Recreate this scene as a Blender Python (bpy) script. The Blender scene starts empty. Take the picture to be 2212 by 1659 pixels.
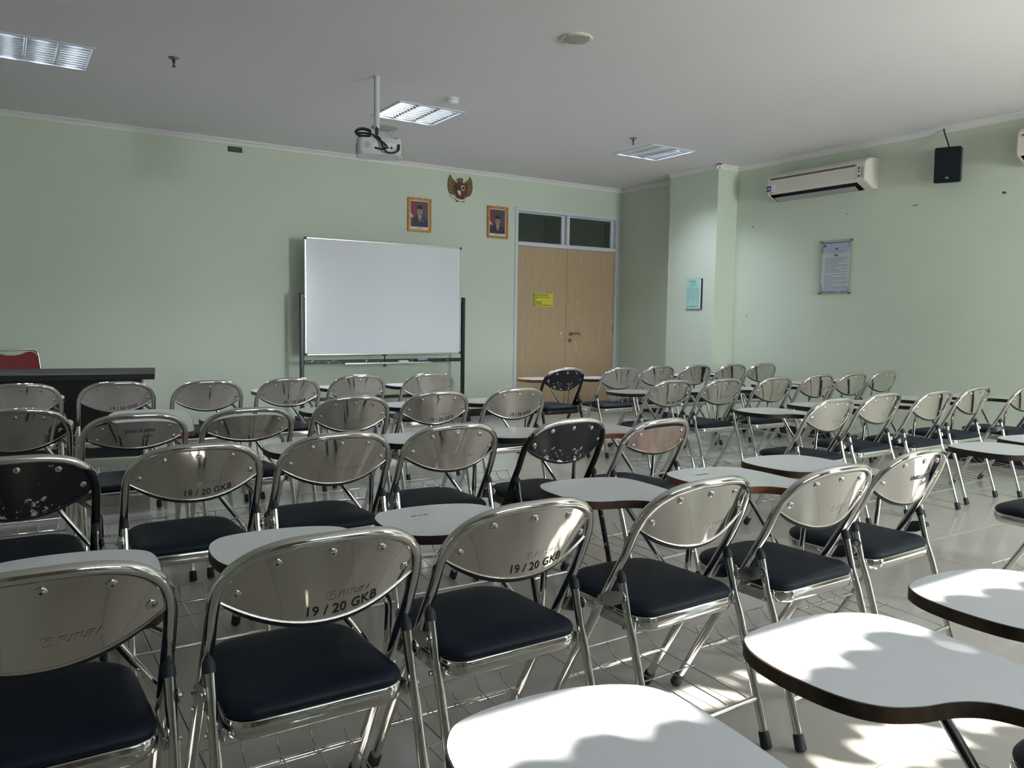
import bpy, math, random
from math import sin, cos, pi, radians, sqrt
from mathutils import Vector, Matrix, Quaternion

random.seed(7)
SC = bpy.context.scene
COL = SC.collection

# ------------------------------------------------------------------ camera
YAW, PITCH, ROLL, FPX, CAMH = 0.57078, 0.081394, 0.014635, 1729.69, 1.2
fw = Vector((sin(YAW)*cos(PITCH), cos(YAW)*cos(PITCH), -sin(PITCH)))
rt = Vector((cos(YAW), -sin(YAW), 0.0))
up = rt.cross(fw)
r2 = rt*cos(ROLL) + up*sin(ROLL)
u2 = -rt*sin(ROLL) + up*cos(ROLL)
cam_d = bpy.data.cameras.new('camera')
cam = bpy.data.objects.new('camera', cam_d)
COL.objects.link(cam)
m = Matrix.Identity(4)
for i in range(3):
    m[i][0], m[i][1], m[i][2] = r2[i], u2[i], -fw[i]
m[2][3] = CAMH
cam.matrix_world = m
cam_d.sensor_fit = 'HORIZONTAL'
cam_d.sensor_width = 36.0
cam_d.lens = FPX/2212*36.0
cam_d.clip_start = 0.05
SC.camera = cam

# ------------------------------------------------------------------ world, sun, daylight, exposure
SC.view_settings.view_transform = 'Standard'
SC.view_settings.look = 'None'
SC.view_settings.gamma = 1.0
SC.view_settings.use_curve_mapping = False
SC.view_settings.exposure = 0.18
w = bpy.data.worlds.new('sky')
SC.world = w
w.use_nodes = True
bg = w.node_tree.nodes['Background']
bg.inputs[0].default_value = (0.62, 0.76, 0.95, 1)
bg.inputs[1].default_value = 1.0

SUN_DIR = Vector((-0.25, 1.0, -0.72)).normalized()
sd = bpy.data.lights.new('sun_offscreen', 'SUN')
sd.energy = 42.0
sd.angle = radians(0.6)
sd.color = (1.0, 0.93, 0.84)
so = bpy.data.objects.new('sun_offscreen', sd)
COL.objects.link(so)
so.rotation_euler = SUN_DIR.to_track_quat('-Z', 'Y').to_euler()
so.location = (3, -6, 6)


def window_light(name, x0, x1, z0, z1, y, power, color, down=0.55):
    l = bpy.data.lights.new(name, 'AREA')
    l.shape = 'RECTANGLE'
    l.size, l.size_y = x1-x0, z1-z0
    l.energy = power
    l.color = color
    o = bpy.data.objects.new(name, l)
    COL.objects.link(o)
    o.location = ((x0+x1)/2, y, (z0+z1)/2)
    o.rotation_euler = Vector((0, 1, -down)).to_track_quat('-Z', 'Y').to_euler()   # skylight: in and downwards
    return o


YB = -1.6          # inner face of the window wall behind the last row
XL, XR, YF, ZC = -2.6, 7.188, 8.486, 2.96
window_light('window_tall_daylight_offscreen', 4.75, 5.65, 0.60, 2.45, YB-0.70, 300, (0.95, 0.98, 1.0))
window_light('window_high_daylight_offscreen', 1.1, 3.2, 1.85, 2.50, YB-0.37, 55, (0.86, 0.93, 1.0))



# ------------------------------------------------------------------ materials
def mat(name, color, rough=0.5, metal=0.0, spec=0.5, coat=0.0, bump=None, vary=None, emit=None, ior=None):
    """principled material; vary=(scale, amount, stretch) colour noise, bump=(scale, strength, distance)"""
    M = bpy.data.materials.new(name)
    M.use_nodes = True
    N, L = M.node_tree.nodes, M.node_tree.links
    b = N['Principled BSDF']
    b.inputs['Base Color'].default_value = (*color, 1)
    b.inputs['Roughness'].default_value = rough
    b.inputs['Metallic'].default_value = metal
    b.inputs['Specular IOR Level'].default_value = spec
    if coat:
        b.inputs['Coat Weight'].default_value = coat
        b.inputs['Coat Roughness'].default_value = 0.08
    if emit:
        b.inputs['Emission Color'].default_value = (*emit[0], 1)
        b.inputs['Emission Strength'].default_value = emit[1]
    if vary or bump:
        tc = N.new('ShaderNodeTexCoord')
    if vary:
        mp = N.new('ShaderNodeMapping')
        L.new(tc.outputs['Object'], mp.inputs[0])
        if len(vary) > 2:
            mp.inputs['Scale'].default_value = vary[2]
        nz = N.new('ShaderNodeTexNoise')
        nz.inputs['Scale'].default_value = vary[0]
        nz.inputs['Detail'].default_value = 5
        L.new(mp.outputs[0], nz.inputs['Vector'])
        mr = N.new('ShaderNodeMapRange')
        mr.inputs['From Min'].default_value = 0.3
        mr.inputs['From Max'].default_value = 0.7
        mr.inputs['To Min'].default_value = 1-vary[1]
        mr.inputs['To Max'].default_value = 1+vary[1]
        L.new(nz.outputs['Fac'], mr.inputs['Value'])
        mx = N.new('ShaderNodeVectorMath')
        mx.operation = 'SCALE'
        mx.inputs[0].default_value = color
        L.new(mr.outputs[0], mx.inputs['Scale'])
        L.new(mx.outputs[0], b.inputs['Base Color'])
    if bump:
        nb = N.new('ShaderNodeTexNoise')
        nb.inputs['Scale'].default_value = bump[0]
        nb.inputs['Detail'].default_value = 2
        L.new(tc.outputs['Object'], nb.inputs['Vector'])
        bp = N.new('ShaderNodeBump')
        bp.inputs['Strength'].default_value = bump[1]
        bp.inputs['Distance'].default_value = bump[2]
        L.new(nb.outputs['Fac'], bp.inputs['Height'])
        L.new(bp.outputs[0], b.inputs['Normal'])
    return M


def chipped(name, paint, rough, thr, lowz=None):
    """black paint flaked off to bare metal"""
    M = mat(name, paint, rough, 0.0, 0.5)
    N, L = M.node_tree.nodes, M.node_tree.links
    b = N['Principled BSDF']
    tc = N.new('ShaderNodeTexCoord')
    nz = N.new('ShaderNodeTexNoise')
    nz.inputs['Scale'].default_value = 38
    nz.inputs['Detail'].default_value = 6
    nz.inputs['Roughness'].default_value = 0.65
    L.new(tc.outputs['Object'], nz.inputs['Vector'])
    val = nz.outputs['Fac']
    if lowz is not None:
        sp = N.new('ShaderNodeSeparateXYZ')
        L.new(tc.outputs['Object'], sp.inputs[0])
        mr = N.new('ShaderNodeMapRange')
        mr.inputs['From Min'].default_value = lowz[0]
        mr.inputs['From Max'].default_value = lowz[1]
        mr.inputs['To Min'].default_value = lowz[2]
        mr.inputs['To Max'].default_value = 0.0
        L.new(sp.outputs['Z'], mr.inputs['Value'])
        ad = N.new('ShaderNodeMath')
        ad.operation = 'ADD'
        L.new(val, ad.inputs[0])
        L.new(mr.outputs[0], ad.inputs[1])
        val = ad.outputs[0]
    cr = N.new('ShaderNodeMapRange')
    cr.inputs['From Min'].default_value = thr
    cr.inputs['From Max'].default_value = thr+0.015
    L.new(val, cr.inputs['Value'])
    mx = N.new('ShaderNodeMix')
    mx.data_type = 'RGBA'
    mx.inputs['A'].default_value = (*paint, 1)
    mx.inputs['B'].default_value = (0.75, 0.74, 0.72, 1)
    L.new(cr.outputs[0], mx.inputs['Factor'])
    L.new(mx.outputs['Result'], b.inputs['Base Color'])
    L.new(cr.outputs[0], b.inputs['Metallic'])
    return M


def wall_mat(name, color):
    return mat(name, color, 0.62, 0, 0.35, bump=(60, 0.05, 0.004), vary=(0.9, 0.035))


M = {}
M['wall'] = wall_mat('pale_green_paint', (0.585, 0.65, 0.535))
M['ceiling'] = mat('ceiling_white_paint', (0.78, 0.755, 0.765), 0.8, 0, 0.2, vary=(0.7, 0.02))
M['cornice'] = mat('cornice_white', (0.74, 0.73, 0.70), 0.6)
M['tile'] = mat('polished_tile', (0.50, 0.475, 0.44), 0.12, 0, 0.5, vary=(2.2, 0.05))
M['grout'] = mat('tile_grout', (0.12, 0.11, 0.10), 0.8)
M['skirt'] = mat('black_skirting_tile', (0.012, 0.012, 0.014), 0.2)
M['chrome'] = mat('chrome_tube', (0.74, 0.73, 0.715), 0.075, 1.0)
M['panel'] = mat('chrome_panel', (0.76, 0.735, 0.70), 0.06, 1.0, bump=(7, 0.09, 0.012))
M['copper'] = mat('brown_tinted_chrome', (0.60, 0.47, 0.43), 0.14, 1.0, bump=(7, 0.06, 0.01), vary=(18, 0.18))
M['steel'] = mat('dull_steel', (0.55, 0.55, 0.56), 0.22, 1.0)
M['wire'] = mat('steel_wire', (0.60, 0.60, 0.62), 0.2, 1.0)
M['vinyl'] = mat('dark_navy_vinyl', (0.006, 0.011, 0.022), 0.5, 0, 0.22, bump=(220, 0.08, 0.0006))
M['vinyl_back'] = mat('black_vinyl', (0.006, 0.006, 0.008), 0.5)
M['rubber'] = mat('grey_rubber', (0.018, 0.021, 0.026), 0.6)
M['laminate'] = mat('white_laminate', (0.85, 0.86, 0.92), 0.14, 0, 0.5)
M['edge_dark'] = mat('dark_brown_edge', (0.022, 0.013, 0.011), 0.55, vary=(25, 0.7))
M['edge_red'] = mat('reddish_wood_edge', (0.24, 0.085, 0.035), 0.5, vary=(25, 0.35))
M['edge_worn'] = mat('worn_brown_edge', (0.055, 0.032, 0.019), 0.6, vary=(20, 0.8))
M['black_paint'] = chipped('chipped_black_paint', (0.006, 0.006, 0.008), 0.25, 0.63, (0.752, 0.712, 0.34))
M['black_panel'] = chipped('chipped_black_panel', (0.006, 0.006, 0.009), 0.28, 0.66, (0.60, 0.69, 0.12))
M['ink'] = mat('black_stencil_ink', (0.01, 0.01, 0.01), 0.6)
M['ink_blue'] = mat('blue_stencil_ink', (0.015, 0.05, 0.10), 0.6)
M['emboss'] = mat('embossed_chrome', (0.82, 0.80, 0.77), 0.2, 1.0)
M['door'] = mat('maple_door', (0.45, 0.325, 0.20), 0.45, 0, 0.4, vary=(6, 0.06, (9, 9, 0.55)))
M['white_frame'] = mat('white_door_frame', (0.62, 0.64, 0.68), 0.4)
M['brass'] = mat('dull_nickel', (0.35, 0.33, 0.29), 0.3, 1.0)
M['dark_metal'] = mat('black_powder_coat', (0.010, 0.011, 0.014), 0.35)
M['alu'] = mat('aluminium', (0.66, 0.66, 0.66), 0.3, 1.0)
M['whiteboard'] = mat('whiteboard_enamel', (0.72, 0.735, 0.76), 0.14, 0, 0.5, vary=(1.2, 0.02))
M['plastic_grey'] = mat('dark_grey_plastic', (0.05, 0.05, 0.055), 0.5)
M['plastic_white'] = mat('white_plastic', (0.74, 0.73, 0.69), 0.4)
M['plastic_cream'] = mat('cream_plastic', (0.62, 0.58, 0.50), 0.5)
M['proj'] = mat('projector_white', (0.62, 0.62, 0.60), 0.4)
M['cable'] = mat('black_cable', (0.012, 0.012, 0.02), 0.45)
M['black'] = mat('black_plastic', (0.012, 0.014, 0.018), 0.45)
M['speaker'] = mat('speaker_grille', (0.005, 0.009, 0.013), 0.8, 0, 0.2)
M['desk'] = mat('black_desk_laminate', (0.013, 0.012, 0.012), 0.35)
M['desk_top'] = mat('dark_desk_top', (0.02, 0.019, 0.017), 0.5, 0, 0.3)
M['red'] = mat('dark_red_fabric', (0.15, 0.014, 0.012), 0.8, vary=(60, 0.2))
M['gold'] = mat('gilt_frame', (0.46, 0.21, 0.055), 0.4, 0.3, vary=(30, 0.25))
M['gold2'] = mat('gilt_frame_light', (0.62, 0.34, 0.11), 0.35, 0.3)
M['paper'] = mat('white_paper', (0.72, 0.74, 0.78), 0.5)
M['paper_lilac'] = mat('lilac_paper', (0.56, 0.60, 0.76), 0.5)
M['paper_green'] = mat('pale_green_paper', (0.36, 0.62, 0.55), 0.5)
M['paper_yellow'] = mat('yellow_paper', (0.60, 0.58, 0.05), 0.6)
M['print'] = mat('dark_print', (0.06, 0.065, 0.09), 0.7)
M['print_grey'] = mat('grey_print', (0.22, 0.24, 0.28), 0.7)
M['print_blue'] = mat('navy_print', (0.03, 0.06, 0.22), 0.6)
M['emb_brown'] = mat('bronze_brown', (0.17, 0.105, 0.035), 0.45, 0.2)
M['emb_dark'] = mat('dark_bronze', (0.085, 0.045, 0.02), 0.45, 0.2)
M['emb_red'] = mat('emblem_red', (0.20, 0.02, 0.025), 0.45)
M['emb_white'] = mat('emblem_white', (0.65, 0.65, 0.60), 0.45)
M['emb_black'] = mat('emblem_black', (0.012, 0.012, 0.012), 0.45)
M['bk_left'] = mat('photo_backdrop', (0.10, 0.075, 0.085), 0.35)
M['bk_red'] = mat('photo_red_cloth', (0.22, 0.035, 0.07), 0.35)
M['bk_white'] = mat('photo_white_cloth', (0.55, 0.55, 0.58), 0.35)
M['skin'] = mat('photo_skin', (0.36, 0.24, 0.185), 0.4)
M['suit'] = mat('photo_dark_suit', (0.022, 0.03, 0.05), 0.4)
M['tie'] = mat('photo_tie', (0.20, 0.045, 0.05), 0.4)
M['reflector'] = mat('lamp_reflector', (0.80, 0.82, 0.88), 0.22, 1.0)
M['lamp_frame'] = mat('lamp_frame_white', (0.72, 0.72, 0.72), 0.4)
M['tube'] = mat('lit_tube', (0.9, 0.9, 0.9), 0.4, emit=((0.80, 0.86, 1.0), 2.0))
M['curtain'] = mat('beige_curtain', (0.30, 0.26, 0.225), 0.9, vary=(30, 0.1))
M['leaf'] = mat('leaf_green', (0.05, 0.13, 0.03), 0.5, vary=(8, 0.3))
M['bark'] = mat('bark', (0.10, 0.07, 0.05), 0.9)
M['ground'] = mat('paved_ground', (0.22, 0.21, 0.19), 0.9, vary=(2, 0.2))
M['paper_white'] = mat('bright_white_label', (0.88, 0.88, 0.89), 0.4)
M['clip'] = mat('clear_plastic', (0.7, 0.7, 0.68), 0.15)


def glass(name, tint, refl):
    G = bpy.data.materials.new(name)
    G.use_nodes = True
    N, L = G.node_tree.nodes, G.node_tree.links
    N.remove(N['Principled BSDF'])
    t = N.new('ShaderNodeBsdfTransparent')
    t.inputs[0].default_value = (*tint, 1)
    g = N.new('ShaderNodeBsdfGlossy')
    g.inputs['Roughness'].default_value = 0.02
    f = N.new('ShaderNodeLayerWeight')
    f.inputs['Blend'].default_value = 0.5
    p = N.new('ShaderNodeMath')
    p.operation = 'POWER'
    p.inputs[1].default_value = 5.0
    L.new(f.outputs['Facing'], p.inputs[0])
    a = N.new('ShaderNodeMapRange')
    a.inputs['To Min'].default_value = 0.04*refl
    a.inputs['To Max'].default_value = 0.9
    L.new(p.outputs[0], a.inputs['Value'])
    mx = N.new('ShaderNodeMixShader')
    L.new(a.outputs[0], mx.inputs[0])
    L.new(t.outputs[0], mx.inputs[1])
    L.new(g.outputs[0], mx.inputs[2])
    L.new(mx.outputs[0], N['Material Output'].inputs[0])
    return G


M['glass'] = glass('clear_glass', (0.93, 0.95, 0.94), 1.0)
M['glass_dark'] = glass('tinted_glass', (0.42, 0.46, 0.44), 1.6)
M['acrylic'] = glass('clear_acrylic', (0.96, 0.97, 0.97), 1.0)


# ------------------------------------------------------------------ mesh builder
class MB:
    def __init__(s):
        s.v, s.f, s.m = [], [], []

    def add(s, vs, fs, mi=0, T=None):
        k = len(s.v)
        for p in vs:
            p = Vector(p)
            s.v.append(tuple(T @ p) if T is not None else tuple(p))
        for f in fs:
            s.f.append(tuple(i+k for i in f))
            s.m.append(mi)
        return s

    def box(s, x0, x1, y0, y1, z0, z1, mi=0, T=None, bev=0.0):
        if bev:
            b = min(bev, (x1-x0)/2.01, (y1-y0)/2.01, (z1-z0)/2.01)
            # chamfered box: three inner boxes' corner ring as convex shape
            vs, fs = [], []
            for sx, X, IX in ((0, x0, x0+b), (1, x1, x1-b)):
                for sy, Y, IY in ((0, y0, y0+b), (1, y1, y1-b)):
                    for sz, Z, IZ in ((0, z0, z0+b), (1, z1, z1-b)):
                        vs += [(X, IY, IZ), (IX, Y, IZ), (IX, IY, Z)]
            def idx(a, bb, c, d):
                return (a*4+bb*2+c)*3+d
            fs += [tuple(idx(0, *q, 0) for q in ((0, 0), (0, 1), (1, 1), (1, 0))), tuple(idx(1, *q, 0) for q in ((0, 0), (1, 0), (1, 1), (0, 1)))]
            fs += [tuple(idx(q[0], 0, q[1], 1) for q in ((0, 0), (1, 0), (1, 1), (0, 1))), tuple(idx(q[0], 1, q[1], 1) for q in ((0, 0), (0, 1), (1, 1), (1, 0)))]
            fs += [tuple(idx(*q, 0, 2) for q in ((0, 0), (0, 1), (1, 1), (1, 0))), tuple(idx(*q, 1, 2) for q in ((0, 0), (1, 0), (1, 1), (0, 1)))]
            for a in (0, 1):
                for c in (0, 1):
                    fs.append((idx(a, c, 0, 0), idx(a, c, 1, 0), idx(a, c, 1, 1), idx(a, c, 0, 1)))
                    fs.append((idx(a, 0, c, 0), idx(a, 1, c, 0), idx(a, 1, c, 2), idx(a, 0, c, 2)))
                    fs.append((idx(0, a, c, 1), idx(1, a, c, 1), idx(1, a, c, 2), idx(0, a, c, 2)))
            for a in (0, 1):
                for bb in (0, 1):
                    for c in (0, 1):
                        fs.append((idx(a, bb, c, 0), idx(a, bb, c, 1), idx(a, bb, c, 2)))
            return s.add(vs, fs, mi, T)
        vs = [(x0, y0, z0), (x1, y0, z0), (x1, y1, z0), (x0, y1, z0), (x0, y0, z1), (x1, y0, z1), (x1, y1, z1), (x0, y1, z1)]
        fs = [(0, 3, 2, 1), (4, 5, 6, 7), (0, 1, 5, 4), (1, 2, 6, 5), (2, 3, 7, 6), (3, 0, 4, 7)]
        return s.add(vs, fs, mi, T)

    def tube(s, path, r, n=12, mi=0, closed=False, caps=True, T=None):
        P = [Vector(p) for p in path]
        k = len(P)
        R = r if isinstance(r, (list, tuple)) else [r]*k
        tang = []
        for i in range(k):
            a = P[(i-1) % k] if (closed or i > 0) else P[i]
            b = P[(i+1) % k] if (closed or i < k-1) else P[i]
            tang.append((b-a).normalized())
        ref = Vector((0, 0, 1)) if abs(tang[0].z) < 0.9 else Vector((1, 0, 0))
        u = (ref - tang[0]*ref.dot(tang[0])).normalized()
        vs, fs = [], []
        for i in range(k):
            t = tang[i]
            u = (u - t*u.dot(t)).normalized()
            w_ = t.cross(u)
            for j in range(n):
                a = 2*pi*j/n
                vs.append(P[i] + (u*cos(a)+w_*sin(a))*R[i])
        for i in range(k if closed else k-1):
            i2 = (i+1) % k
            for j in range(n):
                j2 = (j+1) % n
                fs.append((i*n+j, i2*n+j, i2*n+j2, i*n+j2)[::-1])
        if caps and not closed:
            fs.append(tuple(range(n)))
            fs.append(tuple((k-1)*n+j for j in range(n))[::-1])
        return s.add(vs, fs, mi, T)

    def lathe(s, prof, n=20, mi=0, T=None):
        """prof: list of (r,z) revolved about local z"""
        vs, fs = [], []
        for r, z in prof:
            for j in range(n):
                a = 2*pi*j/n
                vs.append((r*cos(a), r*sin(a), z))
        for i in range(len(prof)-1):
            for j in range(n):
                j2 = (j+1) % n
                fs.append((i*n+j, i*n+j2, (i+1)*n+j2, (i+1)*n+j))
        fs.append(tuple(range(n))[::-1])
        fs.append(tuple((len(prof)-1)*n+j for j in range(n)))
        return s.add(vs, fs, mi, T)

    def prism(s, poly, z0, z1, mi=0, T=None, side=None):
        n = len(poly)
        area = sum(poly[i][0]*poly[(i+1) % n][1]-poly[(i+1) % n][0]*poly[i][1] for i in range(n))
        if area < 0:
            poly = poly[::-1]
        vs = [(x, y, z0) for x, y in poly] + [(x, y, z1) for x, y in poly]
        s.add(vs, [tuple(range(n))[::-1], tuple(range(n, 2*n))], mi, T)
        s.add(vs, [(i, (i+1) % n, n+(i+1) % n, n+i) for i in range(n)], mi if side is None else side, T)
        return s

    def mesh(s, name, mats, smooth=35):
        me = bpy.data.meshes.new(name)
        me.from_pydata(s.v, [], s.f)
        for q in (mats if isinstance(mats, (list, tuple)) else [mats]):
            me.materials.append(M[q] if isinstance(q, str) else q)
        me.polygons.foreach_set('material_index', s.m)
        me.update()
        if smooth:
            me.polygons.foreach_set('use_smooth', [True]*len(me.polygons))
            me.set_sharp_from_angle(angle=radians(smooth))
        return me

    def build(s, name, mats, parent=None, smooth=35, loc=None):
        return link(name, s.mesh(name, mats, smooth), parent, loc)


def link(name, me, parent=None, loc=None):
    o = bpy.data.objects.new(name, me)
    COL.objects.link(o)
    if parent is not None:
        o.parent = parent
    if loc is not None:
        o.location = loc
    return o


def thing(name, label, cat, loc=(0, 0, 0), rz=0.0, group=None):
    o = bpy.data.objects.new(name, None)
    o.empty_display_size = 0.1
    COL.objects.link(o)
    o.location = loc
    o.rotation_euler = (0, 0, rz)
    return tag(o, label, cat, group)


def tag(o, label, cat, group=None):
    o['label'] = label
    o['category'] = cat
    if group:
        o['group'] = group
    return o


def struct(o, label=None, cat=None):
    o['kind'] = 'structure'
    if label:
        o['label'] = label
    if cat:
        o['category'] = cat
    return o


def fillet(pts, r, n=6):
    """round the inner corners of a polyline"""
    P = [Vector(p) for p in pts]
    out = [P[0]]
    for i in range(1, len(P)-1):
        a, b, c = P[i-1], P[i], P[i+1]
        d1, d2 = (a-b), (c-b)
        ang = d1.angle(d2)
        rr = r[i-1] if isinstance(r, (list, tuple)) else r
        t = min(rr/math.tan(ang/2), d1.length*0.49, d2.length*0.49)
        p, q = b+d1.normalized()*t, b+d2.normalized()*t
        for k in range(n+1):
            u = k/n
            out.append(p*(1-u)**2 + b*2*u*(1-u) + q*u*u)
    out.append(P[-1])
    return out


def spline(pts, sub=4, closed=True):
    P = [Vector(p) for p in pts]
    n = len(P)
    out = []
    for i in range(n if closed else n-1):
        g = (lambda k: P[k % n]) if closed else (lambda k: P[max(0, min(n-1, k))])
        a, b, c, d = g(i-1), g(i), g(i+1), g(i+2)
        for k in range(sub):
            t = k/sub
            out.append(0.5*((2*b)+(c-a)*t+(2*a-5*b+4*c-d)*t*t+(3*b-a-3*c+d)*t**3))
    if not closed:
        out.append(P[-1])
    return out


def rrect(x0, x1, y0, y1, r, n=5):
    """rounded rectangle polygon; r = one radius or 4 (x1y1, x0y1, x0y0, x1y0)"""
    R = r if isinstance(r, (list, tuple)) else [r]*4
    out = []
    for (cx, cy, a0), q in zip(((x1, y1, 0), (x0, y1, 90), (x0, y0, 180), (x1, y0, 270)), R):
        sx = -1 if cx == x1 else 1
        sy = -1 if cy == y1 else 1
        for k in range(n+1):
            a = radians(a0+90*k/n)
            out.append((cx+sx*q+q*cos(a), cy+sy*q+q*sin(a)))
    return out


_txt = {}


def text_geo(body, size, bold=0.0, shear=0.0, space=1.0):
    key = (body, size, bold, shear, space)
    if key not in _txt:
        cu = bpy.data.curves.new('text', 'FONT')
        cu.body = body
        cu.size = size
        cu.offset = bold
        cu.shear = shear
        cu.space_character = space
        cu.resolution_u = 3
        o = bpy.data.objects.new('text', cu)
        COL.objects.link(o)
        dg = bpy.context.evaluated_depsgraph_get()
        me = o.evaluated_get(dg).to_mesh()
        vs = [tuple(v.co) for v in me.vertices]
        fs = [tuple(p.vertices) for p in me.polygons]
        o.evaluated_get(dg).to_mesh_clear()
        bpy.data.objects.remove(o)
        bpy.data.curves.remove(cu)
        _txt[key] = (vs, fs)
    return _txt[key]


# ================================================================== THE ROOM
def build_room():
    # floor: grout slab with single tiles of 0.6 m
    fl = MB().box(XL, XR, YB, YF, -0.10, -0.0035).build('floor', 'grout', None, 0)
    struct(fl, 'large polished grey floor tiles with thin dark joints', 'floor')
    tm = MB().box(0.0012, 0.6012, 0.0012, 0.6012, -0.0034, 0.0, bev=0.0012).mesh('tile', 'tile', 0)
    ox, oy, st = 2.235, 1.213, 0.6025
    cut = {}
    i0, i1 = math.floor((XL-ox)/st), math.ceil((XR-ox)/st)
    j0, j1 = math.floor((YB-oy)/st), math.ceil((YF-oy)/st)
    for i in range(i0, i1):
        for j in range(j0, j1):
            x0, y0 = ox+i*st, oy+j*st
            a, b = max(x0, XL), min(x0+st, XR)
            c, d = max(y0, YB), min(y0+st, YF)
            if b-a < 0.01 or d-c < 0.01:
                continue
            if b-a > st-0.001 and d-c > st-0.001:
                link('tile', tm, fl, (x0, y0, 0))
            else:
                key = (round(b-a, 3), round(d-c, 3))
                if key not in cut:
                    cut[key] = MB().box(0.0012, b-a-0.001, 0.0012, d-c-0.001, -0.0034, 0.0, bev=0.0012).mesh('tile', 'tile', 0)
                link('tile', cut[key], fl, (a, c, 0))
    # ceiling with three lamp openings
    holes = [(lx-0.29, lx+0.29, ly-0.29, ly+0.29) for lx, ly in LAMPS]
    xs = sorted({XL-0.2, XR+0.2, *[h[0] for h in holes], *[h[1] for h in holes]})
    ys = sorted({YB-0.2, YF+0.2, *[h[2] for h in holes], *[h[3] for h in holes]})
    ce = MB()
    for a, b in zip(xs, xs[1:]):
        for c, d in zip(ys, ys[1:]):
            mx, my = (a+b)/2, (c+d)/2
            if any(h[0] < mx < h[1] and h[2] < my < h[3] for h in holes):
                continue
            ce.add([(a, c, ZC), (b, c, ZC), (b, d, ZC), (a, d, ZC)], [(0, 3, 2, 1)])
            ce.add([(a, c, ZC+0.16), (b, c, ZC+0.16), (b, d, ZC+0.16), (a, d, ZC+0.16)], [(0, 1, 2, 3)])
    struct(ce.build('ceiling', 'ceiling', None, 0), 'plain white ceiling', 'ceiling')
    # front wall with the door opening
    DX0, DX1, DZ = 5.459, 7.121, 2.583
    fwm = MB()
    fwm.box(XL-0.2, DX0, YF, YF+0.15, 0, ZC)
    fwm.box(DX1, XR+0.2, YF, YF+0.15, 0, ZC)
    fwm.box(DX0, DX1, YF, YF+0.15, DZ, ZC)
    struct(fwm.build('wall_front', 'wall', None, 0), 'pale green wall behind the whiteboard', 'wall')
    struct(MB().box(XR, XR+0.2, YB-0.2, YF, 0, ZC).build('wall_right', 'wall', None, 0), 'pale green wall with the air conditioner', 'wall')
    struct(MB().box(XL-0.2, XL, YB-0.2, YF, 0, ZC).build('wall_left', 'wall', None, 0), 'pale green wall opposite the air conditioner', 'wall')
    struct(MB().box(CX0, XR-0.001, CY0, CY1, 0, ZC-0.001).build('wall_pier', 'wall', None, 0), 'square pale green pier standing out from the wall', 'pillar')
    # window wall behind the last row: two window openings
    wb = MB()
    y0, y1 = YB-0.18, YB
    W1, W2 = (0.9, 3.4, 1.78, 2.58), (4.65, 5.75, 0.25, 2.55)
    for a, b, c, d in ((XL, W1[0], 0, ZC), (W1[1], W2[0], 0, ZC), (W2[1], XR, 0, ZC), (W1[0], W1[1], 0, W1[2]), (W1[0], W1[1], W1[3], ZC), (W2[0], W2[1], 0, W2[2]), (W2[0], W2[1], W2[3], ZC)):
        wb.box(a, b, y0, y1, c, d)
    struct(wb.build('wall_back', 'wall', None, 0), 'pale green wall with the windows', 'wall')
    for k, (a, b, c, d) in enumerate((W1, W2)):
        fr = MB()
        t = 0.04
        fr.box(a, a+t, y0+0.05, y0+0.10, c, d).box(b-t, b, y0+0.05, y0+0.10, c, d)
        fr.box(a, b, y0+0.05, y0+0.10, c, c+t).box(a, b, y0+0.05, y0+0.10, d-t, d)
        o = fr.build('window_%d' % (k+1), 'white_frame', None, 0)
        struct(o, ('wide high window shaded by a shrub', 'tall narrow window')[k], 'window')
        nm = 2 if k == 0 else 1
        for q in range(nm):
            p0, p1 = a+t+(b-a-2*t)*q/nm, a+t+(b-a-2*t)*(q+1)/nm
            if q:
                MB().box(p0-0.02, p0+0.02, y0+0.05, y0+0.10, c, d).build('mullion', 'white_frame', o, 0)
            MB().box(p0, p1, y0+0.072, y0+0.078, c+t, d-t).build('window_pane', 'glass', o, 0)
    # baseboards
    bh = 0.088
    b = MB().box(XL, DX0-0.0, YF-0.012, YF, 0, bh).box(DX1, XR, YF-0.012, YF, 0, bh)
    struct(b.build('baseboard_front', 'skirt', None, 0), 'black skirting tiles under the front wall', 'skirting')
    b = MB().box(XR-0.012, XR, YB, CY0, 0, bh).box(XR-0.012, XR, CY1, YF-0.012, 0, bh)
    struct(b.build('baseboard_right', 'skirt', None, 0), 'black skirting tiles under the wall with the air conditioner', 'skirting')
    b = MB().box(CX0-0.012, XR, CY0-0.012, CY0, 0, bh).box(CX0-0.012, CX0, CY0, CY1+0.012, 0, bh).box(CX0, XR, CY1, CY1+0.012, 0, bh)
    struct(b.build('baseboard_pier', 'skirt', None, 0), 'black skirting tiles around the pier', 'skirting')
    # cornice: stepped profile swept along each wall (d = distance from the wall, z)
    prof = [(0, ZC-0.052), (0.012, ZC-0.052), (0.018, ZC-0.040), (0.018, ZC-0.032), (0.030, ZC-0.018), (0.044, ZC-0.012), (0.044, ZC-0.0005), (0, ZC-0.0005)]

    def cornice(p, q, nrm, k):
        p, q, nrm = Vector(p), Vector(q), Vector(nrm)
        n = len(prof)
        vs = [(*(p+nrm*d).to_tuple(), z) for d, z in prof] + [(*(q+nrm*d).to_tuple(), z) for d, z in prof]
        fs = [(i, (i+1) % n, n+(i+1) % n, n+i) for i in range(n)] + [tuple(range(n))[::-1], tuple(range(n, 2*n))]
        o = MB().add(vs, fs).build('trim_%d' % k, 'cornice', None, 40)
        struct(o, ('white cornice along the front wall', 'white cornice along the wall with the air conditioner', 'white cornice on the narrow face of the pier', 'white cornice on the broad face of the pier', 'white cornice between the pier and the door corner', 'white cornice along the side wall')[k-1], 'cornice')
    cornice((XL, YF), (XR, YF), (0, -1), 1)
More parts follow.
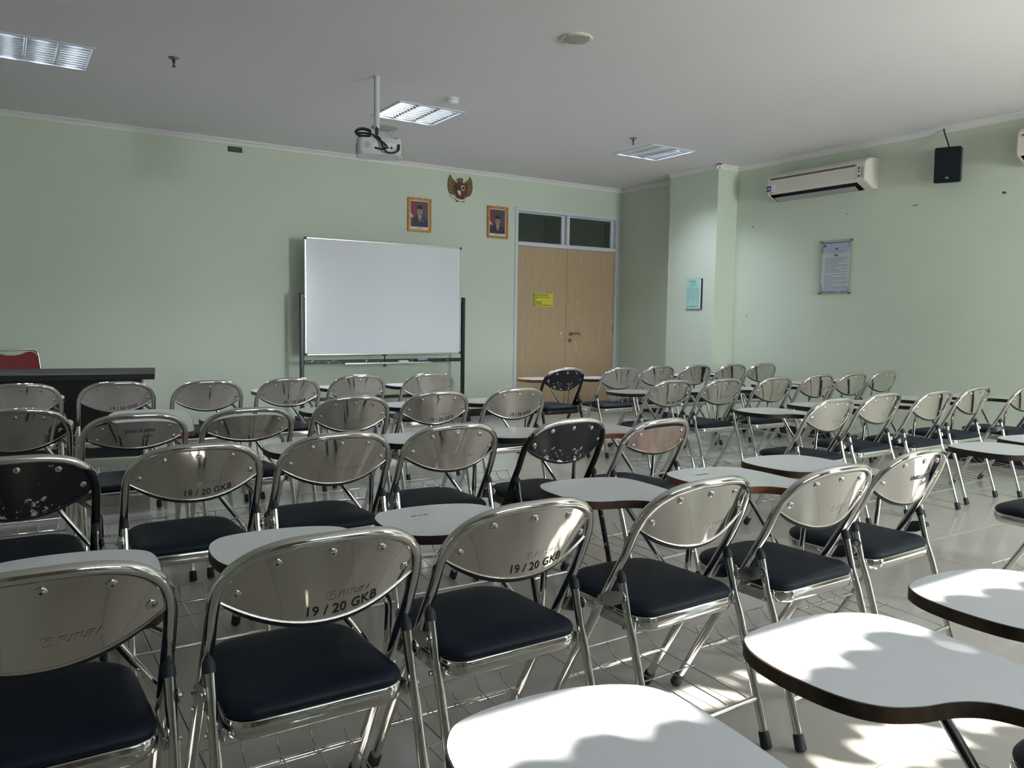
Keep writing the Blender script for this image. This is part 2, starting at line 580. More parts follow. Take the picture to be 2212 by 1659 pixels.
    cornice((XR, YB), (XR, CY0), (-1, 0), 2)
    cornice((XR, CY0), (CX0-0.044, CY0), (0, -1), 3)
    cornice((CX0, CY0-0.044), (CX0, CY1), (-1, 0), 4)
    cornice((XR, CY1), (XR, YF), (-1, 0), 5)
    cornice((XL, YB), (XL, YF), (1, 0), 6)
    # corridor behind the door
    c = MB()
    c.box(4.2, 8.6, 10.6, 10.7, 0, 2.8).box(4.1, 4.2, YF+0.15, 10.7, 0, 2.8).box(8.6, 8.7, YF+0.15, 10.7, 0, 2.8)
    c.box(4.1, 8.7, YF+0.15, 10.7, 2.8, 2.9).box(4.1, 8.7, YF+0.15, 10.7, -0.1, 0.0)
    struct(c.build('wall_corridor', 'corridor', None, 0), 'dim corridor seen through the panes over the door', 'wall')
    # old scars and plugs on the side wall
    for k, (y, z, sy, sz) in enumerate(((5.04, 2.29, 0.05, 0.012), (4.33, 2.30, 0.075, 0.022), (3.55, 2.32, 0.04, 0.03), (6.23, 2.27, 0.045, 0.02), (6.27, 1.27, 0.015, 0.05), (6.24, 2.09, 0.014, 0.012))):
        pts = [(cos(a)*sy/2*random.uniform(0.55, 1), sin(a)*sz/2*random.uniform(0.55, 1)) for a in [2*pi*i/9 for i in range(9)]]
        T = Matrix.Translation((XR-0.0005, y, z)) @ Matrix.Rotation(radians(-90), 4, 'Y') @ Matrix.Rotation(radians(-90), 4, 'Z')
        o = MB().prism(pts, 0, 0.0015, T=T).build('wall_scar', 'plastic_grey' if k in (2,) else 'scar', bpy.data.objects['wall_right'], 0)


M['corridor'] = mat('corridor_grey_paint', (0.28, 0.30, 0.28), 0.7)
M['scar'] = mat('bare_plaster', (0.24, 0.25, 0.21), 0.9)
LAMPS = [(0.31, 6.45), (3.125, 6.45), (5.86, 6.43)]
CX0, CY0, CY1 = 6.868, 6.468, 7.232


# ------------------------------------------------------------------ door
def build_door():
    X0, X1, ZT, ZL = 5.459, 7.121, 2.583, 2.115
    d = bpy.data.objects.new('door_1', None)
    COL.objects.link(d)
    d.location = ((X0+X1)/2, YF, 0)
    struct(d, 'light maple double door with two dark panes above', 'door')
    P = Vector(d.location)

    def part(mb, name, mt, parent=None, sm=0):
        T = Matrix.Translation(-P)
        mb.v = [tuple(T @ Vector(v)) for v in mb.v]
        return mb.build(name, mt, parent or d, sm)
    t = 0.042
    f = MB()
    ya, yb = YF-0.018, YF+0.11
    f.box(X0, X0+t, ya, yb, 0, ZT, bev=0.004).box(X1-t, X1, ya, yb, 0, ZT, bev=0.004)
    f.box(X0+t, X1-t, ya, yb, ZT-t, ZT, bev=0.004)
    f.box(X0+t, X1-t, ya+0.004, yb, ZL, ZL+0.05, bev=0.004)
    xm = 6.277
    f.box(xm-0.022, xm+0.022, ya+0.004, yb, ZL+0.05, ZT-t, bev=0.004)
    part(f, 'door_frame', 'white_frame')
    for a, b in ((X0+t, xm-0.022), (xm+0.022, X1-t)):
        part(MB().box(a, b, YF+0.070, YF+0.076, ZL+0.05, ZT-t), 'window_pane', 'glass_dark')
        s = MB()
        s.box(b-0.045, b-0.001, YF+0.045, YF+0.068, ZL+0.051, ZT-t-0.001).box(a+0.001, a+0.012, YF+0.045, YF+0.068, ZL+0.051, ZT-t-0.001)
        s.box(a+0.012, b-0.045, YF+0.045, YF+0.068, ZT-t-0.014, ZT-t-0.001)
        part(s, 'pane_bead', 'white_frame')
    for k, (a, b) in enumerate(((X0+t+0.003, xm-0.002), (xm+0.002, X1-t-0.003))):
        leaf = part(MB().box(a, b, YF+0.004, YF+0.044, 0.006, ZL-0.004, bev=0.002), 'door_leaf', 'door')
        hx = a if k == 0 else b
        for z in (0.25, 1.08, 1.90):
            part(MB().lathe([(0.008, -0.05), (0.008, 0.05)], 10, T=Matrix.Translation((hx, YF+0.0, z))), 'hinge', 'brass', leaf, 35)
        if k == 1:
            # worn streaks on the leaf
            s = MB()
            for px, z0, z1 in ((6.50, 1.92, 2.01), (6.47, 1.40, 1.47), (6.49, 1.19, 1.26), (6.44, 0.80, 0.92), (6.46, 0.80, 0.86), (6.62, 0.85, 0.89)):
                s.box(px-0.003, px+0.003, YF+0.0032, YF+0.0042, z0, z1)
            part(s, 'worn_streak', 'plastic_cream', leaf)
            h = MB()
            c = Matrix.Translation((6.35, YF+0.004, 1.01)) @ Matrix.Rotation(radians(90), 4, 'X')
            h.lathe([(0.026, 0), (0.026, 0.006), (0.023, 0.009), (0.011, 0.010), (0.011, 0.045), (0.010, 0.05)], 20, T=c)
            h.tube(spline([(6.35, YF-0.045, 1.01), (6.40, YF-0.050, 1.018), (6.45, YF-0.048, 1.016), (6.485, YF-0.042, 1.004)], 5, False), [0.010]*6+[0.009]*6+[0.008]*4, 10)
            part(h, 'door_handle', 'brass', leaf, 40)
            l = MB().lathe([(0.026, 0), (0.026, 0.006), (0.022, 0.010), (0.010, 0.010), (0.010, 0.014)], 20, T=Matrix.Translation((6.345, YF+0.004, 0.925)) @ Matrix.Rotation(radians(90), 4, 'X'))
            part(l, 'lock_cylinder', 'brass', leaf, 40)
        else:
            part(MB().box(6.19, 6.215, YF+0.0032, YF+0.0042, 1.005, 1.03).box(6.19, 6.21, YF+0.0032, YF+0.0042, 0.975, 0.985), 'tape_scrap', 'paper', leaf)


# ================================================================== CHAIRS
A = 0.2085            # half spacing of the side tubes
TR = 0.0128           # main tube radius


def ytube(z):
    return 0.243-0.577*z if z < 0.58 else (0.243-0.577*0.58)-0.46*(z-0.58)


def bow(x, z, k=0.0):
    b = 0.022 + (max(0.0, (0.775-z))*0.18 if k else 0.0)
    return b*(1-(x/A)**2)


def arch(ztc, zs, n, k):
    """outline of the back tube, left shoulder to right shoulder"""
    out = []
    for i in range(k+1):
        t = -pi/2+pi*i/k
        x = A*math.copysign(abs(sin(t))**(2/n), sin(t))
        z = zs+(ztc-zs)*abs(cos(t))**(2/n)
        out.append((x, z))
    return out


def surf(x, z, off=0.0):
    """point on the rear face of the back panel (off > 0: towards the rear)"""
    return (x, ytube(z)-bow(x, z, 1)-off, z)


def screw_mesh():
    m_ = MB().lathe([(0.0100, 0), (0.0100, 0.0010), (0.0086, 0.0022), (0.0066, 0.0022), (0.0062, 0.0036), (0.0045, 0.0042), (0.0026, 0.0042)], 16)
    m_.lathe([(0.0026, 0.0040), (0.0026, 0.0043)], 8, 1)
    return m_.mesh('screw', ['chrome', 'brass_dark'], 50)


def chair_meshes(zt, low):
    """shared meshes for one kind of chair"""
    K = {}
    zs, n = 0.618, 3.0
    ztc = zt-TR
    ar = arch(ztc, zs, n, 40)
    path = [(-A, ytube(0.02), 0.02)]
    for z in (0.2, 0.4, 0.54, 0.58, 0.61):
        path.append((-A, ytube(z), z))
    path += [(x, ytube(z)-bow(x, z), z) for x, z in ar]
    for z in (0.61, 0.58, 0.54, 0.4, 0.2):
        path.append((A, ytube(z), z))
    path.append((A, ytube(0.02), 0.02))
    K['main_frame'] = MB().tube(path, TR, 14).mesh('main_frame', 'chrome', 60)
    # sheet-metal back panel
    nx, nt = 28, 8
    xm = 0.197 if not low else 0.186

    def zu(x):
        v = zs+(ztc-zs)*max(0.0, 1-(abs(x)/A)**n)**(1/n)-0.004
        return v if not low else v-0.018*(1-(abs(x)/A)**4)-0.004

    def zl(x, e=0.0):
        z0 = 0.598 if not low else 0.612
        z1 = 0.662 if not low else 0.655
        return z0+(z1-z0)*(abs(x)/xm)**2.1-e
    K['zu'], K['zl'] = zu, zl
    g, fs = [], []
    for off in (0.0, -0.0015):
        for i in range(nx+1):
            s = -1+2*i/nx
            x = xm*sin(s*pi/2)
            for j in range(nt+1):
                z = zl(x)+(max(zu(x), zl(x)+0.004)-zl(x))*j/nt
                g.append(surf(x, z, off+0.001))
    w_ = nt+1
    o2 = (nx+1)*w_
    for i in range(nx):
        for j in range(nt):
            a = i*w_+j
            fs.append((a, a+w_, a+w_+1, a+1))
            b = o2+a
            fs.append((b, b+1, b+w_+1, b+w_))
    for i in range(nx):
        a = i*w_
        fs.append((a, o2+a, o2+a+w_, a+w_))
        t = a+nt
        fs.append((t, t+w_, o2+t+w_, o2+t))
    pm = MB().add(g, fs)
    lip = [surf(xm*sin((-1+2*i/nx)*pi/2), zl(xm*sin((-1+2*i/nx)*pi/2)), 0.0025) for i in range(nx+1)]
    pm.tube(lip, 0.0019, 8)
    K['back_panel'] = pm.mesh('back_panel', 'panel', 60)
    # upholstered front of the back
    pd, fs = [], []
    for i in range(nx+1):
        s = -1+2*i/nx
        x = xm*sin(s*pi/2)
        zb, ztp = zl(x, 0.0115*(1-abs(s)**4)), max(zu(x), zl(x)+0.004)
        ring = []
        for j in range(7):
            u = j/6
            th = 0.020*sqrt(max(0.0, 1-(2*u-1)**4))*(1-abs(s)**6)
            ring.append(surf(x, zb+(ztp-zb)*u, -(0.003+th)))
        for j in range(6, -1, -1):
            ring.append(surf(x, zb+(ztp-zb)*j/6, -0.0016))
        pd += ring
    for i in range(nx):
        for j in range(14):
            a, b = i*14+j, i*14+(j+1) % 14
            fs.append((a, b, b+14, a+14))
    fs += [tuple(range(14))[::-1], tuple(nx*14+j for j in range(14))]
    K['back_pad'] = MB().add(pd, fs).mesh('back_pad', 'vinyl_back', 60)
    return K


def common_meshes():
    K = {}
    # rear leg, leaning forward to its rubber cap above the seat
    rl = lambda z: -0.25+0.3155*z
    for s, nm in ((-1, 'L'), (1, 'R')):
        x = s*A
        K['rear_leg'+nm] = MB().tube([(x, rl(0.02), 0.02), (x, rl(0.2), 0.2), (x, rl(0.36), 0.36), (x, rl(0.42)+0.004, 0.42), (x, rl(0.515), 0.515)], [0.0115, 0.0115, 0.0115, 0.0105, 0.0115], 12).mesh('rear_leg', 'chrome', 60)
        d = Vector((0, 0.3155, 1)).normalized()
        c = Vector((x, rl(0.512), 0.512))
        K['leg_cap'+nm] = MB().tube([c, c+d*0.014, c+d*0.022, c+d*0.028, c+d*0.031], [0.0132, 0.0130, 0.0115, 0.0075, 0.002], 12).mesh('leg_cap', 'rubber', 60)
        f = Vector((x, rl(0.0045), 0.0045))
        K['rear_foot'+nm] = MB().tube([f, f+d*0.005, f+d*0.042, f+d*0.047], [0.0135, 0.0165, 0.0150, 0.0125], 12).mesh('rubber_foot', 'rubber', 60)
        d2 = Vector((0, -0.577, 1)).normalized()
        f = Vector((x, ytube(0.0085), 0.0085))
        K['front_foot'+nm] = MB().tube([f, f+d2*0.005, f+d2*0.046, f+d2*0.050], [0.0145, 0.0175, 0.0165, 0.0135], 12).mesh('rubber_foot', 'rubber', 60)
        # link plate with two bolts between the tubes
        ym, yr = ytube(0.455), rl(0.475)
        poly = []
        a, b = Vector((ym, 0.448)), Vector((yr-0.002, 0.478))
        dr = (b-a).normalized()
        nr = Vector((-dr.y, dr.x))
        for k in range(9):
            t = -pi/2+pi*k/8
            poly.append(tuple(b+dr*cos(t)*0.014+nr*sin(t)*0.014))
        poly.append(tuple((a+b)/2+nr*0.020))
        for k in range(9):
            t = pi/2+pi*k/8
            poly.append(tuple(a+dr*cos(t)*0.014+nr*sin(t)*0.014))
        poly.append(tuple((a+b)/2-nr*0.020))
        T = Matrix(((0, 0, s, s*(A+0.0115)), (1, 0, 0, 0), (0, 1, 0, 0), (0, 0, 0, 1)))
        lp = MB().prism(poly, 0, 0.003, T=T)
        for q in (a, b):
            lp.tube([(s*(A+0.010), q.x, q.y), (s*(A+0.019), q.x, q.y), (s*(A+0.021), q.x, q.y)], [0.0065, 0.0065, 0.004], 8)
        K['link_plate'+nm] = lp.mesh('link_plate', 'steel', 40)
        # pivot bracket between seat and tubes
        br = MB().box(-0.004+s*(A-0.016), 0.004+s*(A-0.016), -0.125, 0.035, 0.385, 0.412, bev=0.002)
        br.tube([(s*(A-0.022), -0.112, 0.400), (s*(A+0.0155), -0.112, 0.400)], 0.006, 8)
        br.tube([(s*(A-0.022), 0.012, 0.400), (s*(A+0.016), 0.012, 0.400)], 0.006, 8)
        K['seat_bracket'+nm] = br.mesh('seat_bracket', 'steel', 40)
    # cross bars
    K['rear_bar'] = MB().tube([(-A, rl(0.135), 0.135), (A, rl(0.135), 0.135)], 0.0075, 10).mesh('crossbar', 'chrome', 60)
    K['front_bar'] = MB().tube([(-A, ytube(0.155), 0.155), (A, ytube(0.155), 0.155)], 0.0075, 10).mesh('crossbar', 'chrome', 60)
    # wire book rack
    wr = MB()
    yf, yr_ = ytube(0.155), rl(0.135)
    for i in range(5):
        x = -0.165+0.33*i/4
        wr.tube([(x, yf+0.045, 0.205), (x, yf+0.012, 0.172), (x, yf-0.02, 0.166), (x, yr_+0.03, 0.150), (x, yr_, 0.146)], 0.0021, 6)
    for y, z in ((yf+0.045, 0.205), (0.0, 0.1615)):
        wr.tube([(-0.178, y, z), (0.178, y, z)], 0.0024, 6)
    K['wire_rack'] = wr.mesh('wire_rack', 'wire', 60)
    # seat: chrome rim and vinyl pad
    y0, y1 = -0.148, 0.235
    out = []
    for x, y in rrect(-0.187, 0.187, y0, y1, (0.10, 0.10, 0.055, 0.055), 7):
        out.append((x*(1-0.05*max(0, (y-y0)/(y1-y0))), y))
    n = len(out)
    cx, cy = 0.0, (y0+y1)/2

    def ring(ins, z):
        r = []
        for x, y in out:
            dx, dy = x-cx, y-cy
            L_ = sqrt(dx*dx+dy*dy)
            k = (L_-ins)/L_
            r.append((cx+dx*k, cy+dy*k, z))
        return r
    prof = [(0.014, 0.384), (0.004, 0.386), (0.0, 0.390), (-0.001, 0.405), (0.0, 0.420), (0.003, 0.423), (0.012, 0.423)]
    vs = [p for ins, z in prof for p in ring(ins, z)]
    fs = [(i*n+j, i*n+(j+1) % n, (i+1)*n+(j+1) % n, (i+1)*n+j) for i in range(len(prof)-1) for j in range(n)]
    fs.append(tuple(range(n))[::-1])
    K['seat_rim'] = MB().add(vs, fs).mesh('seat_rim', 'chrome', 50)
    prof = [(0.006, 0.4235), (0.001, 0.428), (0.001, 0.434), (0.006, 0.442), (0.018, 0.449), (0.04, 0.4535), (0.08, 0.456), (0.13, 0.457)]
    vs = [p for ins, z in prof for p in ring(ins, z)]
    fs = [(i*n+j, i*n+(j+1) % n, (i+1)*n+(j+1) % n, (i+1)*n+j) for i in range(len(prof)-1) for j in range(n)]
    fs.append(tuple(range((len(prof)-1)*n, len(prof)*n)))
    fs.append(tuple(range(n))[::-1])
    K['seat_pad'] = MB().add(vs, fs).mesh('seat_pad', 'vinyl', 70)
    # writing tablet, right-hand side
    ol = [(-0.085, 0.445), (-0.05, 0.474), (0.03, 0.486), (0.12, 0.478), (0.195, 0.452), (0.238, 0.415), (0.252, 0.36), (0.250, 0.28), (0.238, 0.18), (0.222, 0.08), (0.210, 0.0), (0.19, -0.035), (0.15, -0.045), (0.105, -0.032), (0.088, 0.02), (0.080, 0.075), (0.058, 0.122), (0.018, 0.150), (-0.04, 0.168), (-0.088, 0.198), (-0.113, 0.25), (-0.118, 0.33), (-0.107, 0.40)]
    ol = [(p.x, p.y) for p in spline([(x, y, 0) for x, y in ol], 4)]
    PV = (0.15, 0.0, 0.63)           # hinge of the tablet
    loc = [(x-PV[0], y-PV[1]) for x, y in ol]
    n = len(loc)
    tb = MB().prism(loc, 0.004, 0.0285)
    K['tablet'] = tb.mesh('tablet', 'laminate', 40)
    # edge band: thin ring just outside
    ar = sum(loc[i][0]*loc[(i+1) % n][1]-loc[(i+1) % n][0]*loc[i][1] for i in range(n))
    sg = 1 if ar > 0 else -1
    rings = []
    for e, z in ((-0.001, 0.0035), (0.0018, 0.0035), (0.0018, 0.027), (-0.0006, 0.0275)):
        r = []
        for i in range(n):
            a, b = Vector(loc[i-1]), Vector(loc[(i+1) % n])
            t = (b-a).normalized()
            nn = Vector((t.y, -t.x))*sg
            r.append((loc[i][0]+nn.x*e, loc[i][1]+nn.y*e, z))
        rings.append(r)
    vs = [p for r in rings for p in r]
    fs = [(i*n+j, i*n+(j+1) % n, ((i+1) % 4)*n+(j+1) % n, ((i+1) % 4)*n+j) for i in range(4) for j in range(n)]
    if sg < 0:
        fs = [f[::-1] for f in fs]
    K['edge_band'] = MB().add(vs, fs).mesh('edge_band', 'edge_dark', 40)
    K['pivot'] = PV
    sk = MB().prism(rrect(-0.17, -0.09, 0.36, 0.395, 0.006, 3), 0.02855, 0.0288, 0)
    for a_, b_ in ((-0.158, -0.137), (-0.133, -0.122), (-0.118, -0.102)):
        sk.box(a_, b_, 0.372, 0.384, 0.02881, 0.0289, 1)
    K['sticker'] = sk.mesh('number_sticker', ['paper_white', 'print_grey'], 0)
    # bent arm tube
    arm = fillet([(0.075, 0.22, 0.631), (0.236, 0.178, 0.395), (0.2375, 0.135, 0.345), (0.2375, 0.098, 0.40), (0.2375, 0.088, 0.56), (0.165, 0.03, 0.631)], [0.05, 0.03, 0.05, 0.06], 6)
    am = MB().tube(arm, 0.0095, 10)
    am.box(0.040, 0.200, 0.195, 0.245, 0.629, 0.6325).box(0.12, 0.205, 0.005, 0.055, 0.629, 0.6325)
    am.box(0.2235, 0.2285, 0.010, 0.150, 0.362, 0.384, bev=0.002)
    K['tablet_arm'] = am.mesh('tablet_arm', 'chrome', 50)
    K['screw'] = screw_mesh()
    return K


def text_on_panel(body, size, x0, z0, sag, off, shear=0.0, bold=0.0, space=1.0):
    """lettering laid on the curved rear face of the panel"""
    vs, fs = text_geo(body, size, bold, shear, space)
    out = []
    for x, y, _ in vs:
        xx = x0+x
        out.append(surf(xx, z0+y+sag*(xx/A)**2, off))
    return out, fs


def logo_mesh():
    m_ = MB()
    vs, fs = text_on_panel('FUTURA', 0.0175, 0.022, 0.643, 0.02, 0.0022, 0.25, 0.0006, 1.12)
    m_.add(vs, fs)
    for r0, r1 in ((0.0092, 0.0076),):
        o_ = rrect(-r0, r0, -r0, r0, 0.005, 4)
        i_ = rrect(-r1, r1, -r1, r1, 0.004, 4)
        n = len(o_)
        vs = [surf(0.007+x, 0.6495+y, 0.0022) for x, y in o_+i_]
        m_.add(vs, [(k, (k+1) % n, n+(k+1) % n, n+k) for k in range(n)])
    vs, fs = text_on_panel('F', 0.013, 0.003, 0.645, 0.0, 0.0022, 0.2, 0.0006)
    m_.add(vs, fs)
    return m_.mesh('embossed_logo', 'emboss', 0)


def stencil_mesh(body, size, x0, z0, sag, mt, bold=0.0, space=1.0):
    vs, fs = text_on_panel(body, size, x0, z0, sag, 0.0018, 0.0, bold, space)
    return MB().add(vs, fs).mesh('stencil_text', mt, 0)


def use(o, mt):
    o.material_slots[0].link = 'OBJECT'
    o.material_slots[0].material = M[mt]


def build_chairs():
    CM = common_meshes()
    KINDS = {'std': chair_meshes(0.790, False), 'low': chair_meshes(0.770, True)}
    logo = logo_mesh()
    st_gkb = stencil_mesh('19 / 20 GKB', 0.029, -0.045, 0.611, 0.055, 'ink', 0.0003, 1.05)
    st_uni = MB()
    for body, s, x, z in (('UNIKUS SEMA', 0.020, -0.050, 0.682), ('2631', 0.018, 0.030, 0.657)):
        vs, fs = text_on_panel(body, s, x, z, 0.01, 0.0018, 0.1, 0.0008)
        st_uni.add(vs, fs)
    st_uni = st_uni.mesh('stencil_text', 'ink_blue', 0)

    def chair(x, y, rz, label, group, kind='std', finish='chrome', edge='edge_dark', stencil=None, tab=(0, 0, 0, 0), dz=0.0, lg=True, sticker=False):
        K = KINDS[kind]
        t = thing('tablet_chair', label, 'chair', (x, y, 0), rz, group)
        dark = finish == 'black'
        fr = link('main_frame', K['main_frame'], t)
        if dark:
            use(fr, 'black_paint')
        for s in 'LR':
            link('rubber_foot', CM['front_foot'+s], fr)
            rl_ = link('rear_leg', CM['rear_leg'+s], t)
            if dark:
                use(rl_, 'black_paint')
            link('leg_cap', CM['leg_cap'+s], rl_)
            link('rubber_foot', CM['rear_foot'+s], rl_)
            lp = link('link_plate', CM['link_plate'+s], t)
            link('seat_bracket', CM['seat_bracket'+s], t)
            if dark:
                use(lp, 'dark_metal')
        for k in ('rear_bar', 'front_bar'):
            link('crossbar', CM[k], t)
        link('wire_rack', CM['wire_rack'], t)
        sr = link('seat_rim', CM['seat_rim'], t)
        if dark:
            use(sr, 'dark_metal')
        link('seat_pad', CM['seat_pad'], t)
        bp = link('back_panel', K['back_panel'], t)
        if dark:
            use(bp, 'black_panel')
        elif finish == 'copper':
            use(bp, 'copper')
        link('back_pad', K['back_pad'], t)
        spots = [(-0.105, 0.738), (0.0, 0.745), (0.105, 0.738), (-0.172, 0.680), (0.172, 0.680)] if kind == 'std' else [(-0.135, 0.700), (0.135, 0.700), (-0.155, 0.652), (0.155, 0.652)]
        for sx, sz in spots:
            o = link('screw', CM['screw'], bp)
            # outward normal of the panel at the screw
            e = 0.003
            du = Vector(surf(sx+e, sz))-Vector(surf(sx-e, sz))
            dv = Vector(surf(sx, sz+e))-Vector(surf(sx, sz-e))
            nrm = du.cross(dv).normalized()
            if nrm.y > 0:
                nrm = -nrm
            o.location = surf(sx, sz, 0.0015)
            o.rotation_euler = nrm.to_track_quat('Z', 'Y').to_euler()
        if lg and not dark:
            link('embossed_logo', logo, bp)
        if stencil == 'gkb':
            link('stencil_text', st_gkb, bp)
        elif stencil == 'uni':
            link('stencil_text', st_uni, bp)
        arm = link('tablet_arm', CM['tablet_arm'], t)
        tb = link('tablet', CM['tablet'], t)
        px, py, pz = CM['pivot']
        tb.location = (px+tab[0], py+tab[1], pz+dz)
        tb.rotation_euler = (radians(tab[2]), 0, radians(tab[3]))
        arm.location = (0, tab[1]*0.6, dz)
        if sticker:
            link('number_sticker', CM['sticker'], tb)
        eb = link('edge_band', CM['edge_band'], tb)
        if edge != 'edge_dark':
            use(eb, edge)
        return t

    ORD = ('', 'first', 'second', 'third', 'fourth', 'fifth', 'sixth')
    ROW = {'A': 'first', 'B': 'second', 'C': 'third', 'N': 'fourth', 'O': 'fifth'}
    GL = {k: '%s row of chairs from the whiteboard, block before the whiteboard' % v for k, v in ROW.items()}
    GR = {k: '%s row of chairs from the door, block beside the air conditioner' % v for k, v in ROW.items()}

    def lab(row, i, block, what='chrome folding chair'):
        if block == 'L':
            return '%s, %s row from the whiteboard, %s from the aisle' % (what, ROW[row], ORD[7-i])
        return '%s, wall-side block, %s row from the door, %s from the aisle' % (what, ROW[row], ORD[i])

    G = dict(kind='std')
    L = [
        # row, index, x, y, rot, options, description
        ('N', 1, 0.045, 1.675, 0, dict(tab=(0.0, -0.02, 0, 0), dz=-0.03), None),
        ('N', 2, 0.530, 1.653, 0, dict(stencil='gkb', tab=(0.0, -0.02, 0, 0), dz=-0.03), 'chrome folding chair stencilled 19 / 20 GKB'),
        ('N', 3, 1.016, 1.680, 1.0, dict(stencil='gkb', tab=(-0.02, 0.0, 0, 0), dz=-0.03, sticker=True), 'chrome folding chair stencilled 19 / 20 GKB'),
        ('N', 4, 1.570, 1.668, 2.0, dict(edge='edge_worn'), None),
        ('N', 5, 2.060, 1.620, 1.5, dict(edge='edge_red', tab=(0.03, 0.0, 0, 2), sticker=True), None),
        ('N', 6, 2.582, 1.676, 3.0, dict(stencil='uni', edge='edge_worn', tab=(-0.04, 0, 0, 0), lg=False), 'chrome folding chair with blue stencilled letters'),
        ('C', 1, 0.032, 2.870, 0, dict(finish='black', dz=-0.03), 'chipped black folding chair'),
        ('C', 2, 0.530, 2.870, 0, dict(stencil='gkb'), 'chrome folding chair stencilled 19 / 20 GKB'),
        ('C', 3, 1.016, 2.900, 0.7, dict(), None),
        ('C', 4, 1.508, 2.930, -1.0, dict(), None),
        ('C', 5, 2.020, 2.865, 2.0, dict(finish='black'), 'chipped black folding chair'),
        ('C', 6, 2.470, 2.795, 5.0, dict(kind='low', finish='copper', edge='edge_red'), 'folding chair with a brown tinted back'),
        ('B', 1, 0.048, 4.186, 0, dict(edge='edge_red'), None),
        ('B', 2, 0.495, 3.965, 0, dict(kind='low', stencil='uni', edge='edge_red', tab=(0.06, 0.0, 6, 0), lg=False), 'low-backed folding chair with blurred blue letters'),
        ('B', 3, 0.985, 3.980, 1, dict(kind='low', edge='edge_red'), 'low-backed chrome folding chair'),
        ('B', 4, 1.556, 4.127, 0, dict(), None),
        ('B', 5, 2.087, 4.198, 0, dict(stencil='gkb'), 'chrome folding chair stencilled 19 / 20 GKB'),
        ('B', 6, 2.630, 4.205, 0, dict(stencil='gkb'), 'chrome folding chair stencilled 19 / 20 GKB'),
        ('A', 1, 0.095, 5.568, 0, dict(), None),
        ('A', 2, 0.600, 5.530, 0, dict(stencil='gkb'), 'chrome folding chair stencilled 19 / 20 GKB'),
        ('A', 3, 1.106, 5.420, 0, dict(), None),
        ('A', 4, 1.628, 5.440, 0, dict(stencil='gkb', edge='edge_red'), 'chrome folding chair stencilled 19 / 20 GKB'),
        ('A', 5, 2.155, 5.550, 0, dict(), None),
        ('A', 6, 2.712, 5.532, 0, dict(), None),
    ]
    for row, i, x, y, rz, op, what in L:
        lb = lab(row, i, 'L', what or 'plain chrome folding chair')
        chair(x, y, radians(rz), lb, GL[row], **op)
    R = [
        ('A', 1, 4.090, 5.690, 1, dict(finish='black', edge='edge_red'), 'black folding chair'),
        ('A', 2, 4.630, 5.585, 0, dict(), None),
        ('A', 3, 5.170, 5.690, 1, dict(), None),
        ('A', 4, 5.630, 5.665, 0.5, dict(edge='edge_red'), None),
        ('A', 5, 6.110, 5.648, 0, dict(), None),
        ('A', 6, 6.585, 5.670, 0, dict(), None),
        ('B', 1, 4.005, 4.312, 0.5, dict(stencil='gkb'), 'chair stencilled 19/20 GKB'),
        ('B', 2, 4.465, 4.258, 0.7, dict(), None),
        ('B', 3, 5.007, 4.230, 0, dict(), None),
        ('B', 4, 5.645, 4.314, 0.7, dict(), None),
        ('B', 5, 6.110, 4.320, 2, dict(), None),
        ('B', 6, 6.700, 4.410, 2, dict(), None),
        ('C', 1, 3.925, 2.952, 2.5, dict(), None),
        ('C', 2, 4.525, 3.036, 2.0, dict(), None),
        ('C', 3, 5.012, 2.985, 1.5, dict(), None),
        ('C', 4, 5.620, 3.050, 3.0, dict(), None),
        ('C', 5, 6.200, 2.975, 1.0, dict(), None),
        ('N', 1, 3.660, 1.480, 0, dict(), None),
        ('N', 2, 4.130, 1.500, 0, dict(), None),
    ]
    for row, i, x, y, rz, op, what in R:
        lb = lab(row, i, 'R', what or 'chrome folding chair')
        chair(x, y, radians(rz), lb, GR[row], **op)
    for i, (x, y, e) in enumerate(((0.560, 0.435, 'edge_dark'), (1.130, 0.440, 'edge_worn'), (1.640, 0.450, 'edge_worn'))):
        chair(x, y, 0, 'folding chair with sunlit writing tablet, row by the window wall, %s from the aisle' % ('fifth', 'fourth', 'third')[i], GL['O'], edge=e)


